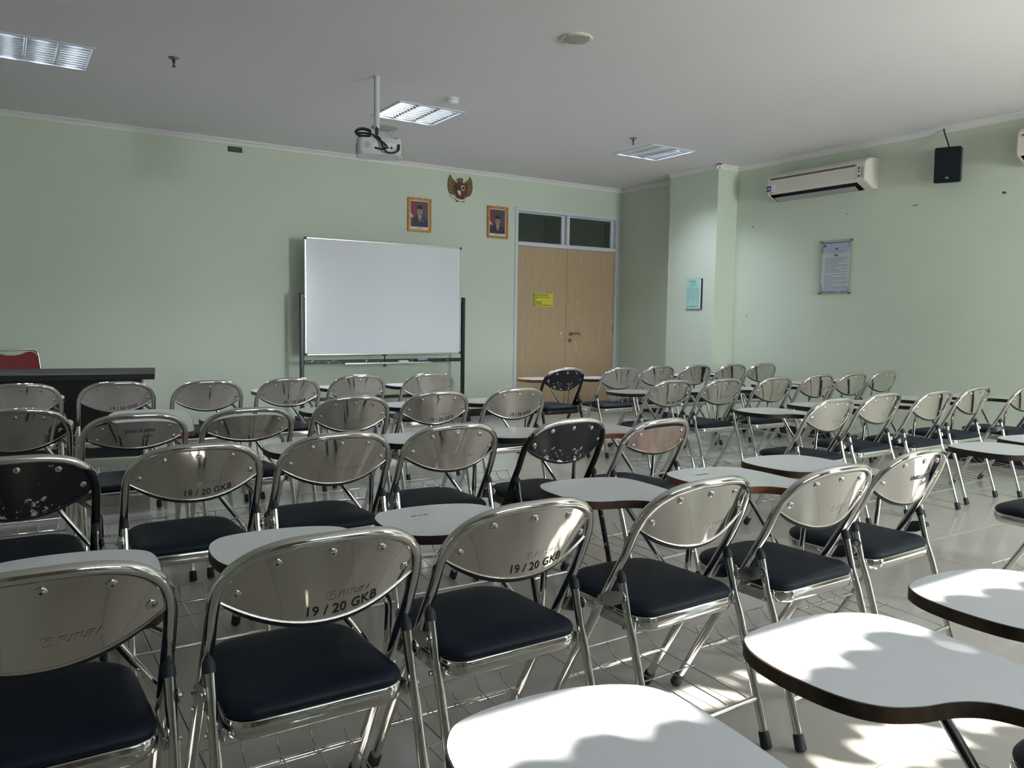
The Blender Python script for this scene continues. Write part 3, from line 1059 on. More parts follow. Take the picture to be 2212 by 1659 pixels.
# ================================================================== THINGS ON WALLS AND CEILING
def build_lamp(lx, ly, label, watts):
    t = thing('ceiling_lamp', label, 'lamp', (lx, ly, ZC), 0, 'recessed ceiling lamps')
    h = 0.29
    fr = MB()
    for a, b, c, d in ((-0.305, 0.305, -0.305, -0.285), (-0.305, 0.305, 0.285, 0.305), (-0.305, -0.285, -0.285, 0.285), (0.285, 0.305, -0.285, 0.285)):
        fr.box(a, b, c, d, -0.007, 0.0)
    fr.build('frame', 'lamp_frame', t, 0)
    hs = MB()
    hs.add([(-h, -h, 0), (h, -h, 0), (h, h, 0), (-h, h, 0), (-h, -h, 0.10), (h, -h, 0.10), (h, h, 0.10), (-h, h, 0.10)],
           [(4, 7, 6, 5), (0, 4, 5, 1), (1, 5, 6, 2), (2, 6, 7, 3), (3, 7, 4, 0)])
    hs.build('housing', 'reflector', t, 0)
    dv = MB()
    for x in (-0.097, 0.097):
        dv.add([(x-0.010, -0.285, 0.045), (x, -0.285, 0.002), (x+0.010, -0.285, 0.045), (x-0.010, 0.285, 0.045), (x, 0.285, 0.002), (x+0.010, 0.285, 0.045)],
               [(0, 1, 4, 3), (1, 2, 5, 4), (0, 2, 1), (3, 4, 5), (0, 3, 5, 2)])
    dv.build('louvre_divider', 'reflector', t, 0)
    lv = MB()
    for i in range(10):
        y = -0.285+0.57*(i+0.5)/10
        for x0, x1 in ((-0.285, -0.108), (-0.086, 0.086), (0.108, 0.285)):
            lv.add([(x0, y-0.007, 0.036), (x1, y-0.007, 0.036), (x1, y, 0.004), (x0, y, 0.004), (x0, y+0.007, 0.036), (x1, y+0.007, 0.036)],
                   [(0, 1, 2, 3), (3, 2, 5, 4), (0, 4, 5, 1), (0, 3, 4), (1, 5, 2)])
    lv.build('louvre_blades', 'reflector', t, 0)['kind'] = 'stuff'
    for x in (-0.194, 0.0, 0.194):
        MB().tube([(x, -0.27, 0.062), (x, 0.27, 0.062)], 0.013, 10).build('fluorescent_tube', 'tube', t, 60)
    for x in (-0.194, 0.0, 0.194):
        l = bpy.data.lights.new('lamp_light', 'AREA')
        l.shape = 'RECTANGLE'
        l.size, l.size_y = 0.05, 0.54
        l.energy = watts/3
        l.color = (0.80, 0.87, 1.0)
        l.spread = radians(125)
        o = bpy.data.objects.new('lamp_light', l)
        COL.objects.link(o)
        o.parent = t
        o.location = (x, 0, 0.047)


def build_ceiling_things():
    for (x, y), wt, lb in zip(LAMPS, (30, 30, 30), ('recessed louvred ceiling lamp above the black desk', 'recessed louvred ceiling lamp beside the projector pole', 'recessed louvred ceiling lamp near the pier')):
        build_lamp(x, y, lb, wt)
    # flush ceiling speaker and blank cover
    t = thing('ceiling_speaker', 'round cream ceiling speaker with grille and screw holes', 'speaker', (3.11, 4.16, ZC))
    F_ = Matrix.Rotation(pi, 4, 'X')
    MB().lathe([(0.105, 0), (0.105, 0.004), (0.100, 0.010), (0.083, 0.013), (0.080, 0.011)], 36, T=F_).build('rim', 'plastic_cream', t, 40)
    MB().lathe([(0.079, 0.0), (0.079, 0.012), (0.04, 0.0155), (0.001, 0.0165)], 36, T=F_).build('grille', 'grille', t, 40)
    for k in range(4):
        a = radians(20+90*k)
        MB().lathe([(0.006, 0), (0.006, 0.0125), (0.001, 0.0128)], 8, T=Matrix.Translation((0.092*cos(a), 0.092*sin(a), 0)) @ F_).build('screw', 'plastic_grey', t, 40)
    tag(MB().lathe([(0.125, 0), (0.125, 0.003), (0.11, 0.010), (0.02, 0.012), (0.012, 0.020), (0.001, 0.020)], 32, T=Matrix.Translation((3.10, 7.10, ZC)) @ F_).build('ceiling_cover', 'cover', None, 40), 'flat round grey cover on the ceiling behind the projector', 'ceiling cover')
    # smoke detector
    t = thing('smoke_detector', 'small white round smoke detector beside the middle lamp', 'smoke detector', (3.14, 5.84, ZC))
    MB().lathe([(0.052, 0), (0.052, 0.012), (0.048, 0.016)], 28, T=F_).build('base', 'plastic_white', t, 40)
    MB().lathe([(0.044, 0.015), (0.050, 0.020), (0.047, 0.036), (0.036, 0.046), (0.001, 0.048)], 28, T=F_).build('cap', 'plastic_white', t, 40)
    # sprinklers
    for x, y, lb in ((1.08, 6.06, 'small metal sprinkler head above the desk side'), (5.24, 6.05, 'small metal sprinkler head beside the lamp near the pier')):
        t = thing('sprinkler_head', lb, 'sprinkler', (x, y, ZC), 0, 'ceiling sprinklers')
        MB().lathe([(0.036, 0), (0.036, 0.003), (0.022, 0.012), (0.014, 0.014)], 24, T=F_).build('rosette', 'brass', t, 40)
        MB().lathe([(0.010, 0.012), (0.010, 0.032), (0.006, 0.036), (0.006, 0.058), (0.014, 0.060), (0.014, 0.063), (0.001, 0.064)], 14, T=F_).build('nozzle', 'brass_dark', t, 40)
    build_projector()


M['grille'] = mat('speaker_mesh_grey', (0.38, 0.36, 0.32), 0.7)
M['cover'] = mat('grey_cover', (0.42, 0.40, 0.36), 0.6)
M['brass_dark'] = mat('dark_bronze_metal', (0.10, 0.09, 0.08), 0.35, 1.0)


def build_projector():
    px, py = 2.404, 5.643
    t = thing('ceiling_mount_pole', 'white pole hanging from the ceiling and carrying the projector', 'projector mount', (px, py, ZC))
    MB().lathe([(0.028, -0.006), (0.028, 0.0)], 24).build('ceiling_plate', 'proj', t, 40)
    MB().tube([(0, 0, -0.004), (0, 0, -0.375)], 0.021, 20).build('pole', 'proj', t, 60)
    MB().tube([(0, 0, -0.37), (0, 0, -0.43)], 0.012, 12).build('inner_rod', 'dark_metal', t, 60)
    MB().box(-0.022, 0.022, -0.018, 0.018, -0.452, -0.425, bev=0.004).box(-0.05, 0.05, -0.05, 0.05, -0.464, -0.452, bev=0.002).build('joint', 'proj', t, 40)
    rz = radians(-20)
    p = thing('projector', 'small white projector hanging upside down under its pole', 'projector', (px+0.008, py-0.01, ZC-0.526), rz)
    w_, d_, h_ = 0.16, 0.12, 0.058
    body = MB()
    pr = rrect(-w_, w_, -d_, d_, (0.02, 0.05, 0.05, 0.02), 6)
    rings = [(0.94, -h_), (1.0, -h_+0.014), (1.0, h_-0.010), (0.97, h_)]
    n = len(pr)
    vs = [(x*k, y*k, z) for k, z in rings for x, y in pr]
    fs = [(i*n+j, i*n+(j+1) % n, (i+1)*n+(j+1) % n, (i+1)*n+j) for i in range(3) for j in range(n)]
    fs += [tuple(range(n))[::-1], tuple(range(3*n, 4*n))]
    body.add(vs, fs)
    bo = body.build('body', 'proj', p, 30)
    # rear socket panel faces the room
    pan = MB().box(-0.045, 0.125, -d_-0.002, -d_+0.002, -0.030, 0.026)
    pan.build('socket_panel', 'plastic_white', bo, 0)
    for x, z, s in ((-0.028, -0.015, 0.008), (-0.01, -0.015, 0.006), (0.022, 0.010, 0.006), (0.04, 0.010, 0.006), (0.038, -0.012, 0.006), (0.062, -0.010, 0.007), (0.088, -0.010, 0.009)):
        MB().lathe([(s, 0), (s, 0.003), (s*0.6, 0.004)], 12, T=Matrix.Translation((x, -d_-0.001, z)) @ Matrix.Rotation(radians(90), 4, 'X')).build('socket', 'black', bo, 40)
    MB().box(0.128, 0.150, -d_-0.002, -d_+0.004, -0.022, 0.020).build('power_socket', 'black', bo, 0)
    MB().lathe([(0.022, 0), (0.022, 0.002), (0.018, 0.003)], 20, T=Matrix.Translation((-0.085, -d_-0.0002, 0.005)) @ Matrix.Rotation(radians(90), 4, 'X')).build('infrared_window', 'plastic_grey_light', bo, 40)
    vn = MB()
    for k in range(6):
        vn.box(-w_-0.002, -w_+0.002, -0.055+k*0.02, -0.045+k*0.02, -0.03, 0.03)
    vn.build('vent_slots', 'plastic_grey', bo, 0)
    MB().lathe([(0.036, 0), (0.036, 0.02), (0.028, 0.02), (0.026, 0.012)], 24, T=Matrix.Translation((0.07, d_-0.005, 0)) @ Matrix.Rotation(radians(-90), 4, 'X')).build('lens', 'black', bo, 40)
    for x, y in ((0.12, -0.09), (-0.12, -0.09), (0, 0.09)):
        MB().lathe([(0.012, 0), (0.012, 0.010), (0.009, 0.012)], 14, T=Matrix.Translation((x, y, h_-0.002))).build('rubber_foot', 'black', bo, 40)
    # black cables: from pole, looping over the body, into the sockets
    c = Vector((px, py, ZC))
    P = lambda x, y, z: Matrix.Translation(p.location) @ Matrix.Rotation(rz, 4, 'Z') @ Vector((x, y, z))
    k1 = spline([c+Vector((-0.012, -0.024, -0.372)), c+Vector((-0.022, -0.035, -0.41)), c+Vector((-0.02, -0.04, -0.45)), P(-0.03, -0.10, 0.075), P(0.0, -0.135, 0.055), P(0.02, -0.145, 0.0), P(0.05, -0.15, -0.045), P(0.10, -0.15, -0.05), P(0.135, -0.145, -0.03), P(0.139, -0.124, -0.005)], 5, False)
    IV = (Matrix.Translation(p.location) @ Matrix.Rotation(rz, 4, 'Z')).inverted()
    MB().tube([IV @ q for q in k1], 0.0068, 8).build('power_cable', 'cable', p, 60)['label'] = 'black power cable'
    k2 = []
    for k in range(26):
        a = 2*pi*k/10
        k2.append(P(-0.112+0.056*cos(a)*(1 if k % 2 else 0.9), -0.075-0.03*sin(a*0.37), 0.098+0.028*sin(a)))
    k2 += [P(-0.06, -0.11, 0.085), P(-0.02, -0.125, 0.055), P(0.03, -0.14, 0.02), P(0.055, -0.142, -0.01), P(0.02, -0.135, -0.025), P(-0.025, -0.123, -0.015)]
    MB().tube([IV @ q for q in spline(k2, 3, False)], 0.0066, 8).build('video_cable', 'cable', p, 60)['label'] = 'coiled black video cable'
    k3 = spline([c+Vector((0.018, -0.02, -0.38)), P(0.06, -0.05, 0.12), P(0.11, -0.06, 0.07), P(0.165, -0.10, 0.03), P(0.17, -0.125, -0.05), P(0.15, -0.125, -0.095), P(0.12, -0.11, -0.075), P(0.10, -0.09, -0.055)], 5, False)
    MB().tube([IV @ q for q in k3], 0.0018, 6).build('safety_wire', 'wire', p, 60)['label'] = 'thin steel wire'


M['plastic_grey_light'] = mat('light_grey_plastic', (0.42, 0.42, 0.42), 0.5)


def build_whiteboard():
    yb = 8.20
    x0, x1, z0, z1 = 2.690, 4.540, 0.785, 2.010
    t = thing('whiteboard', 'large blank whiteboard on a black wheeled stand', 'whiteboard', ((x0+x1)/2, yb, 0))
    P = Vector(t.location)

    def part(mb, name, mt, par=None, sm=0):
        mb.v = [tuple(Vector(v)-P) for v in mb.v]
        return mb.build(name, mt, par or t, sm)
    bd = part(MB().box(x0+0.012, x1-0.012, yb-0.008, yb+0.010, z0+0.012, z1-0.012), 'board', 'whiteboard')
    f = MB()
    f.box(x0, x1, yb-0.013, yb+0.014, z1-0.016, z1, bev=0.003).box(x0, x1, yb-0.013, yb+0.014, z0, z0+0.016, bev=0.003)
    f.box(x0, x0+0.016, yb-0.013, yb+0.014, z0+0.016, z1-0.016, bev=0.003).box(x1-0.016, x1, yb-0.013, yb+0.014, z0+0.016, z1-0.016, bev=0.003)
    part(f, 'board_frame', 'alu', bd)
    for x in (x0, x1):
        for z in (z0, z1):
            a, b = (x-0.002, x+0.026) if x == x0 else (x-0.026, x+0.002)
            c, d = (z-0.002, z+0.026) if z == z0 else (z-0.026, z+0.002)
            part(MB().box(a, b, yb-0.0145, yb+0.0155, c, d, bev=0.004), 'corner_cap', 'plastic_grey', bd)
    # posts
    for x in (x0-0.033, x1+0.033):
        mb = MB()
        mb.box(x-0.02, x+0.02, yb-0.02, yb+0.02, 0.13, 1.43, bev=0.006)
        post = part(mb, 'post', 'dark_metal')
        part(MB().box(x-0.021, x+0.021, yb-0.021, yb+0.021, 1.43, 1.436, bev=0.002), 'post_cap', 'plastic_grey', post)
        part(MB().tube([(x, yb, 1.40), ((x0 if x < x0 else x1), yb, 1.40)], 0.008, 10), 'pivot_bolt', 'alu', post, 40)
        part(MB().box(x-0.02, x+0.02, yb-0.19, yb+0.19, 0.09, 0.13, bev=0.005), 'foot_bar', 'dark_metal')
        for dy in (-0.165, 0.165):
            cst = part(MB().tube([(x, yb+dy, 0.09), (x, yb+dy, 0.068)], 0.010, 10).box(x-0.020, x+0.020, yb+dy-0.006, yb+dy+0.022, 0.052, 0.068), 'caster', 'dark_metal', None, 30)
            part(MB().tube([(x-0.013, yb+dy+0.012, 0.034), (x+0.013, yb+dy+0.012, 0.034)], 0.034, 18), 'wheel', 'black', cst, 40)
    part(MB().box(x0-0.013, x1+0.013, yb-0.016, yb+0.016, 0.695, 0.735, bev=0.004), 'crossbar', 'scuffed')
    part(MB().box(x0-0.013, x1+0.013, yb-0.016, yb+0.016, 0.30, 0.335, bev=0.004), 'crossbar', 'dark_metal')
    xm = 3.58
    part(MB().tube([(xm, yb-0.02, 0.655), (xm, yb-0.02, 0.785)], 0.008, 10).box(xm-0.022, xm+0.022, yb-0.03, yb-0.01, 0.65, 0.660).box(xm-0.025, xm+0.025, yb-0.03, yb+0.005, 0.775, 0.790), 'lock_bolt', 'dark_metal', None, 40)
    tr = MB().box(3.10, 4.12, yb-0.085, yb-0.017, 0.690, 0.694).box(3.10, 4.12, yb-0.087, yb-0.083, 0.690, 0.704)
    part(tr, 'pen_tray', 'alu')
    # things on the tray
    t2 = thing('board_eraser', 'blue-topped board eraser on the pen tray', 'eraser', (4.02, yb-0.05, 0.6945))
    MB().box(-0.06, 0.06, -0.022, 0.022, 0.0, 0.022, bev=0.003).build('felt', 'black', t2, 0)
    MB().box(-0.06, 0.06, -0.022, 0.022, 0.0225, 0.045, bev=0.004).build('grip', 'eraser_blue', t2, 0)
    t2 = thing('marker_box', 'white marker carton lying on the pen tray', 'box', (3.78, yb-0.05, 0.6945))
    MB().box(-0.065, 0.065, -0.018, 0.018, 0, 0.026, bev=0.002).build('carton', 'paper', t2, 0)
    MB().box(-0.0655, -0.045, -0.0183, 0.0183, 0, 0.0262, bev=0.002).build('flap', 'print_grey', t2, 0)


M['scuffed'] = chipped('scuffed_black_bar', (0.012, 0.014, 0.022), 0.4, 0.64)
M['eraser_blue'] = mat('eraser_blue', (0.22, 0.36, 0.46), 0.5)


def build_wall_things():
    # small black plate high on the front wall
    t = thing('wall_plate', 'small black plate high on the front wall under the cornice', 'wall plate', (2.077, YF, 2.864))
    MB().box(-0.070, 0.070, -0.012, 0, -0.026, 0.026, bev=0.003).build('plate', 'black', t, 0)
    MB().box(-0.062, 0.062, -0.0135, -0.0122, -0.019, 0.019).build('insert', 'plastic_grey', t, 0)
    # yellow notice
    t = thing('door_notice', 'yellow paper notice with typed lines on the door', 'notice', (5.91, YF+0.004, 1.447))
    MB().box(-0.150, 0.150, -0.0035, -0.0022, -0.085, 0.080).build('sheet', 'paper_yellow', t, 0)
    pr = MB()
    for x0, x1, z, h in ((-0.135, 0.085, 0.060, 0.013), (-0.132, 0.115, 0.032, 0.010), (-0.132, -0.085, 0.018, 0.010), (-0.132, -0.115, -0.002, 0.009), (-0.132, -0.02, -0.027, 0.011), (-0.132, -0.02, -0.046, 0.011), (-0.140, 0.13, -0.068, 0.010)):
        x = x0
        while x < x1-0.005:
            w_ = random.uniform(0.018, 0.045)
            pr.box(x, min(x+w_, x1), -0.0040, -0.0036, z-h/2, z+h/2)
            x += w_+0.006
    pr.build('print', 'print_olive', t, 0)
    MB().box(-0.152, -0.140, -0.0042, -0.0037, -0.085, 0.080).build('tape', 'print_olive', t, 0)
    # portraits
    portrait(4.139, 2.376, 'gilt framed portrait of a man in a black cap, hanging nearer the whiteboard', 0)
    portrait(5.197, 2.372, 'gilt framed portrait of a man in a black cap and glasses, hanging nearer the door', 1)
    emblem(4.672, 2.735)
    # green timetable on the pier
    t = thing('timetable_board', 'narrow pale green timetable in a black frame on the pier', 'notice', (CX0, 6.778, 1.518))
    B = lambda: MB()
    B().box(-0.014, 0, -0.128, 0.128, -0.176, 0.176, bev=0.002).build('backing', 'black', t, 0)
    B().box(-0.0165, -0.0142, -0.112, 0.124, -0.172, 0.172).build('sheet', 'paper', t, 0)
    B().box(-0.0175, -0.0166, -0.098, 0.118, -0.165, 0.166).build('chart', 'paper_green', t, 0)
    g = MB()

    def hl(y0, y1, z, h):
        g.box(-0.0180, -0.0176, y0, y1, z-h/2, z+h/2)
    # text runs from large y to small y as seen from the room
    hl(-0.03, 0.06, 0.150, 0.010); hl(0.075, 0.088, 0.150, 0.012); hl(-0.04, 0.055, 0.130, 0.006)
    for z in (0.112, 0.103, 0.095):
        hl(0.02, 0.045, z, 0.005); hl(-0.045, 0.005, z, 0.003)
    for k in range(14):
        hl(-0.085, 0.105, 0.075-k*0.0105, 0.0014)
    for k in range(7):
        y = -0.085+0.19*k/6
        g.box(-0.0180, -0.0176, y-0.0008, y+0.0008, -0.062, 0.075)
    for y in (0.085, 0.01, -0.065):
        hl(y-0.015, y+0.015, -0.082, 0.004); hl(y-0.008, y+0.010, -0.105, 0.006)
    hl(-0.08, 0.075, -0.143, 0.007); hl(-0.03, 0.02, -0.153, 0.006); hl(0.085, 0.102, -0.148, 0.016)
    g.build('print', 'print_teal', t, 0)
    # vision and mission poster behind acrylic with four stand-offs
    t = thing('framed_poster', 'white and lilac text poster behind clear acrylic with four metal studs', 'poster', (XR, 5.130, 1.768))
    MB().box(-0.0265, -0.0235, -0.185, 0.185, -0.275, 0.275).build('acrylic_sheet', 'acrylic', t, 0)
    MB().box(-0.0232, -0.0220, -0.158, 0.158, -0.250, 0.250).build('paper_sheet', 'paper', t, 0)
    s = MB()
    X0, X1 = -0.02345, -0.0232
    s.box(X0, X1, -0.158, 0.158, 0.16, 0.250).box(X0, X1, -0.158, 0.158, -0.250, -0.205)
    s.build('tinted_band', 'paper_lilac', t, 0)
    s = MB()
    X0, X1 = -0.02352, -0.02346
    s.box(X0, X1, -0.158, 0.158, 0.243, 0.250).box(X0, X1, 0.151, 0.158, 0.14, 0.25).box(X0, X1, -0.158, -0.151, 0.20, 0.25)
    s.box(X0, X1, -0.02, 0.158, -0.250, -0.244).box(X0, X1, -0.158, -0.06, -0.250, -0.244).box(X0, X1, 0.152, 0.158, -0.25, -0.17).box(X0, X1, -0.158, -0.152, -0.25, -0.2)
    T = Matrix(((0, 0, 0, 0), (-1, 0, 0, 0), (0, 1, 0, 0), (0, 0, 0, 1)))
    s.prism([(0.013*cos(2*pi*k/14)-0.128, 0.013*sin(2*pi*k/14)+0.218) for k in range(14)], 0, 1, T=Matrix(((0, 0, -0.00006, X1), (-1, 0, 0, 0), (0, 1, 0, 0), (0, 0, 0, 1))))
    s.build('border', 'print_blue', t, 0)
    s = MB()
    for body, z in (('VISI', 0.177), ('MISI', 0.110)):
        vs, fs = text_geo(body, 0.024, 0.0012)
        wx = max(v[0] for v in vs)
        s.add([(X0-0.0002, -(x-wx/2)-0.005, z+y) for x, y, _ in vs], [f[::-1] for f in fs])
    s.build('heading', 'print', t, 0)
    s = MB()

    def line(z, l, r):
        x = l
        while x < r:
            w_ = random.uniform(0.02, 0.06)
            s.box(X0-0.0002, X1, -min(x+w_, r), -x, z-0.0022, z+0.0022)
            x += w_+0.004
    line(0.158, -0.125, 0.135); line(0.143, -0.09, 0.10)
    z = 0.093
    for k, r in enumerate((0.14, 0.14, 0.07, 0.135, 0.04, 0.14, 0.14, 0.0, 0.14, 0.04, 0.14, -0.10, 0.14, -0.03, 0.14, 0.14, 0.02, 0.14, 0.14, -0.01, 0.14, 0.14, -0.08)):
        line(z, -0.12, r)
        z -= 0.0142
    s.build('print', 'print_grey', t, 0)
    for y in (-0.172, 0.172):
        for zz in (-0.262, 0.262):
            MB().lathe([(0.008, 0), (0.008, 0.026), (0.0135, 0.027), (0.0135, 0.034), (0.011, 0.036)], 16, T=Matrix.Translation((-0.0005, y, zz)) @ Matrix.Rotation(radians(-90), 4, 'Y')).build('stud', 'brass', t, 40)
    # wall speaker
    t = thing('wall_speaker', 'black wall loudspeaker tilted down beside the air conditioner', 'speaker', (XR, 3.95, 2.59))
    t.rotation_euler = (0, 0, 0)
    tilt = Matrix.Translation((-0.165, 0, 0)) @ Matrix.Rotation(radians(25), 4, 'Z') @ Matrix.Rotation(radians(-8), 4, 'Y')
    cab = MB().box(-0.085, 0.085, -0.103, 0.103, -0.150, 0.150, bev=0.012, T=tilt)
    cab.build('cabinet', 'black', t, 30)
    MB().box(-0.091, -0.0852, -0.100, 0.100, -0.146, 0.146, bev=0.004, T=tilt).build('grille', 'speaker', t, 30)
    MB().box(-0.0922, -0.0912, -0.012, 0.012, -0.115, -0.100, T=tilt).build('badge', 'alu', t, 0)
    MB().box(-0.095, 0.0, -0.02, 0.02, -0.03, 0.03, bev=0.004).build('wall_bracket', 'dark_metal', t, 0)
    cb = spline([(7.165, 4.085, 2.955), (7.15, 4.075, 2.915), (7.115, 4.03, 2.84), (7.075, 3.985, 2.765), (7.065, 3.975, 2.735)], 6, False)
    tag(MB().tube(cb, 0.0065, 8).build('speaker_cable', 'cable', None, 60), 'black cable running from the cornice down to the loudspeaker', 'cable')
    # air conditioners
    aircon(5.30, 2.64, 1.17, 'cream split air conditioner with a blue sticker, next to the pier', True)
    aircon(2.80, 2.655, 1.17, 'cream split air conditioner beyond the loudspeaker', False)


M['print_olive'] = mat('olive_print', (0.16, 0.14, 0.02), 0.7)
M['print_teal'] = mat('teal_print', (0.12, 0.26, 0.24), 0.7)


def aircon(yc, zc, L_, label, sticker):
    t = thing('air_conditioner', label, 'air conditioner', (XR, yc, zc), 0, 'split air conditioners')
    # side profile: x = distance out of the wall, z
    prof = [(0.0, 0.150), (0.10, 0.150), (0.165, 0.135), (0.195, 0.105), (0.205, 0.06), (0.205, -0.06), (0.190, -0.085), (0.06, -0.145), (0.0, -0.145)]
    h = L_/2
    mb = MB()
    n = len(prof)
    # middle body leaves an outlet slot at the bottom front
    vs = [(-x, -h+0.10, z) for x, z in prof] + [(-x, h-0.035, z) for x, z in prof]
    fs = [(i, (i+1) % n, n+(i+1) % n, n+i) for i in range(n) if i not in (6,)]
    fs += [tuple(range(n))[::-1], tuple(range(n, 2*n))]
    mb.add(vs, fs)
    mb.build('body', 'ac_plastic', t, 25)
    for a, b in ((-h, -h+0.10), (h-0.035, h)):
        e = MB()
        k = 0.012
        pr2 = [(max(0, x-k) if x > 0 else 0, z*0.97) for x, z in prof]
        if a < 0:
            rings = [(a, pr2), (a+0.015, prof), (b, prof)]
        else:
            rings = [(a, prof), (b-0.015, prof), (b, pr2)]
        vs = [(-x, y, z) for y, q in rings for x, z in q]
        fs = [(r*n+i, r*n+(i+1) % n, (r+1)*n+(i+1) % n, (r+1)*n+i) for r in range(2) for i in range(n)]
        fs += [tuple(range(n))[::-1], tuple(range(2*n, 3*n))]
        e.add(vs, fs)
        e.build('end_cap', 'ac_plastic', t, 25)
    # dark outlet with flap inside
    o = MB()
    a, b = -h+0.10, h-0.035
    o.add([(-0.190, a, -0.085), (-0.06, a, -0.145), (-0.060, a, -0.100), (-0.150, a, -0.060), (-0.190, b, -0.085), (-0.06, b, -0.145), (-0.060, b, -0.100), (-0.150, b, -0.060)],
          [(0, 3, 7, 4), (3, 2, 6, 7), (2, 1, 5, 6), (0, 1, 2, 3), (4, 7, 6, 5)])
    o.build('outlet', 'black', t, 0)
    f = MB().add([(-0.150, a+0.05, -0.112), (-0.085, a+0.05, -0.142), (-0.150, b-0.03, -0.112), (-0.085, b-0.03, -0.142), (-0.150, a+0.05, -0.118), (-0.085, a+0.05, -0.148), (-0.150, b-0.03, -0.118), (-0.085, b-0.03, -0.148)],
                 [(0, 2, 3, 1), (4, 5, 7, 6), (0, 1, 5, 4), (2, 6, 7, 3), (0, 4, 6, 2), (1, 3, 7, 5)])
    f.build('flap', 'ac_grey', t, 0)
    # air slot across the front panel
    MB().box(-0.2075, -0.204, -h+0.115, h-0.05, 0.066, 0.082).build('intake_slot', 'ac_dark', t, 0)
    MB().box(-0.2065, -0.204, -h+0.10, -h+0.103, -0.06, 0.09).build('panel_seam', 'ac_grey', t, 0)
    g = MB()
    g.box(-0.2065, -0.2052, -h+0.030, -h+0.052, -0.045, 0.055)
    g.build('rating_label', 'ac_grey', t, 0)
    g = MB()
    for z, s in ((0.045, 0.012), (0.015, 0.010), (-0.03, 0.012)):
        g.lathe([(s, 0), (s, 0.0015)], 12, T=Matrix.Translation((-0.2052, -h+0.075, z)) @ Matrix.Rotation(radians(-90), 4, 'Y'))
    g.build('indicator_marks', 'ac_dark', t, 40)
    if sticker:
        s_ = MB().box(-0.2066, -0.2052, h-0.122, h-0.002, -0.052, 0.010).build('sticker', 'paper', t, 0)
        MB().box(-0.2072, -0.2067, h-0.064, h-0.004, -0.050, 0.008).build('blue_field', 'print_blue', s_, 0)
        vs, fs = text_geo('178', 0.030, 0.001)
        MB().add([(-0.2076, h-0.010-x, -0.033+y) for x, y, _ in vs], [f[::-1] for f in fs]).build('number', 'paper', s_, 0)
        MB().box(-0.2056, -0.2052, h-0.09, h-0.04, -0.070, -0.063).build('maker_mark', 'print_olive', t, 0)


M['ac_plastic'] = mat('aged_cream_plastic', (0.66, 0.63, 0.56), 0.45)
M['ac_grey'] = mat('ac_grey_plastic', (0.36, 0.36, 0.35), 0.5)
M['ac_dark'] = mat('ac_dark_slot', (0.09, 0.085, 0.075), 0.6)


def wallpoly(mb, pts, d, mi, th=0.0006):
    """flat outline on the front wall: pts (x,z) rel., d = distance in front of the wall"""
    T = Matrix(((1, 0, 0, 0), (0, 0, -1, -d+th), (0, 1, 0, 0), (0, 0, 0, 1)))
    mb.prism(pts, 0, th, mi, T)


def ell(cx, cz, a, b, n=18, t0=0, t1=360):
    return [(cx+a*cos(radians(t0+(t1-t0)*k/(n-1 if t1-t0 < 360 else n))), cz+b*sin(radians(t0+(t1-t0)*k/(n-1 if t1-t0 < 360 else n)))) for k in range(n)]


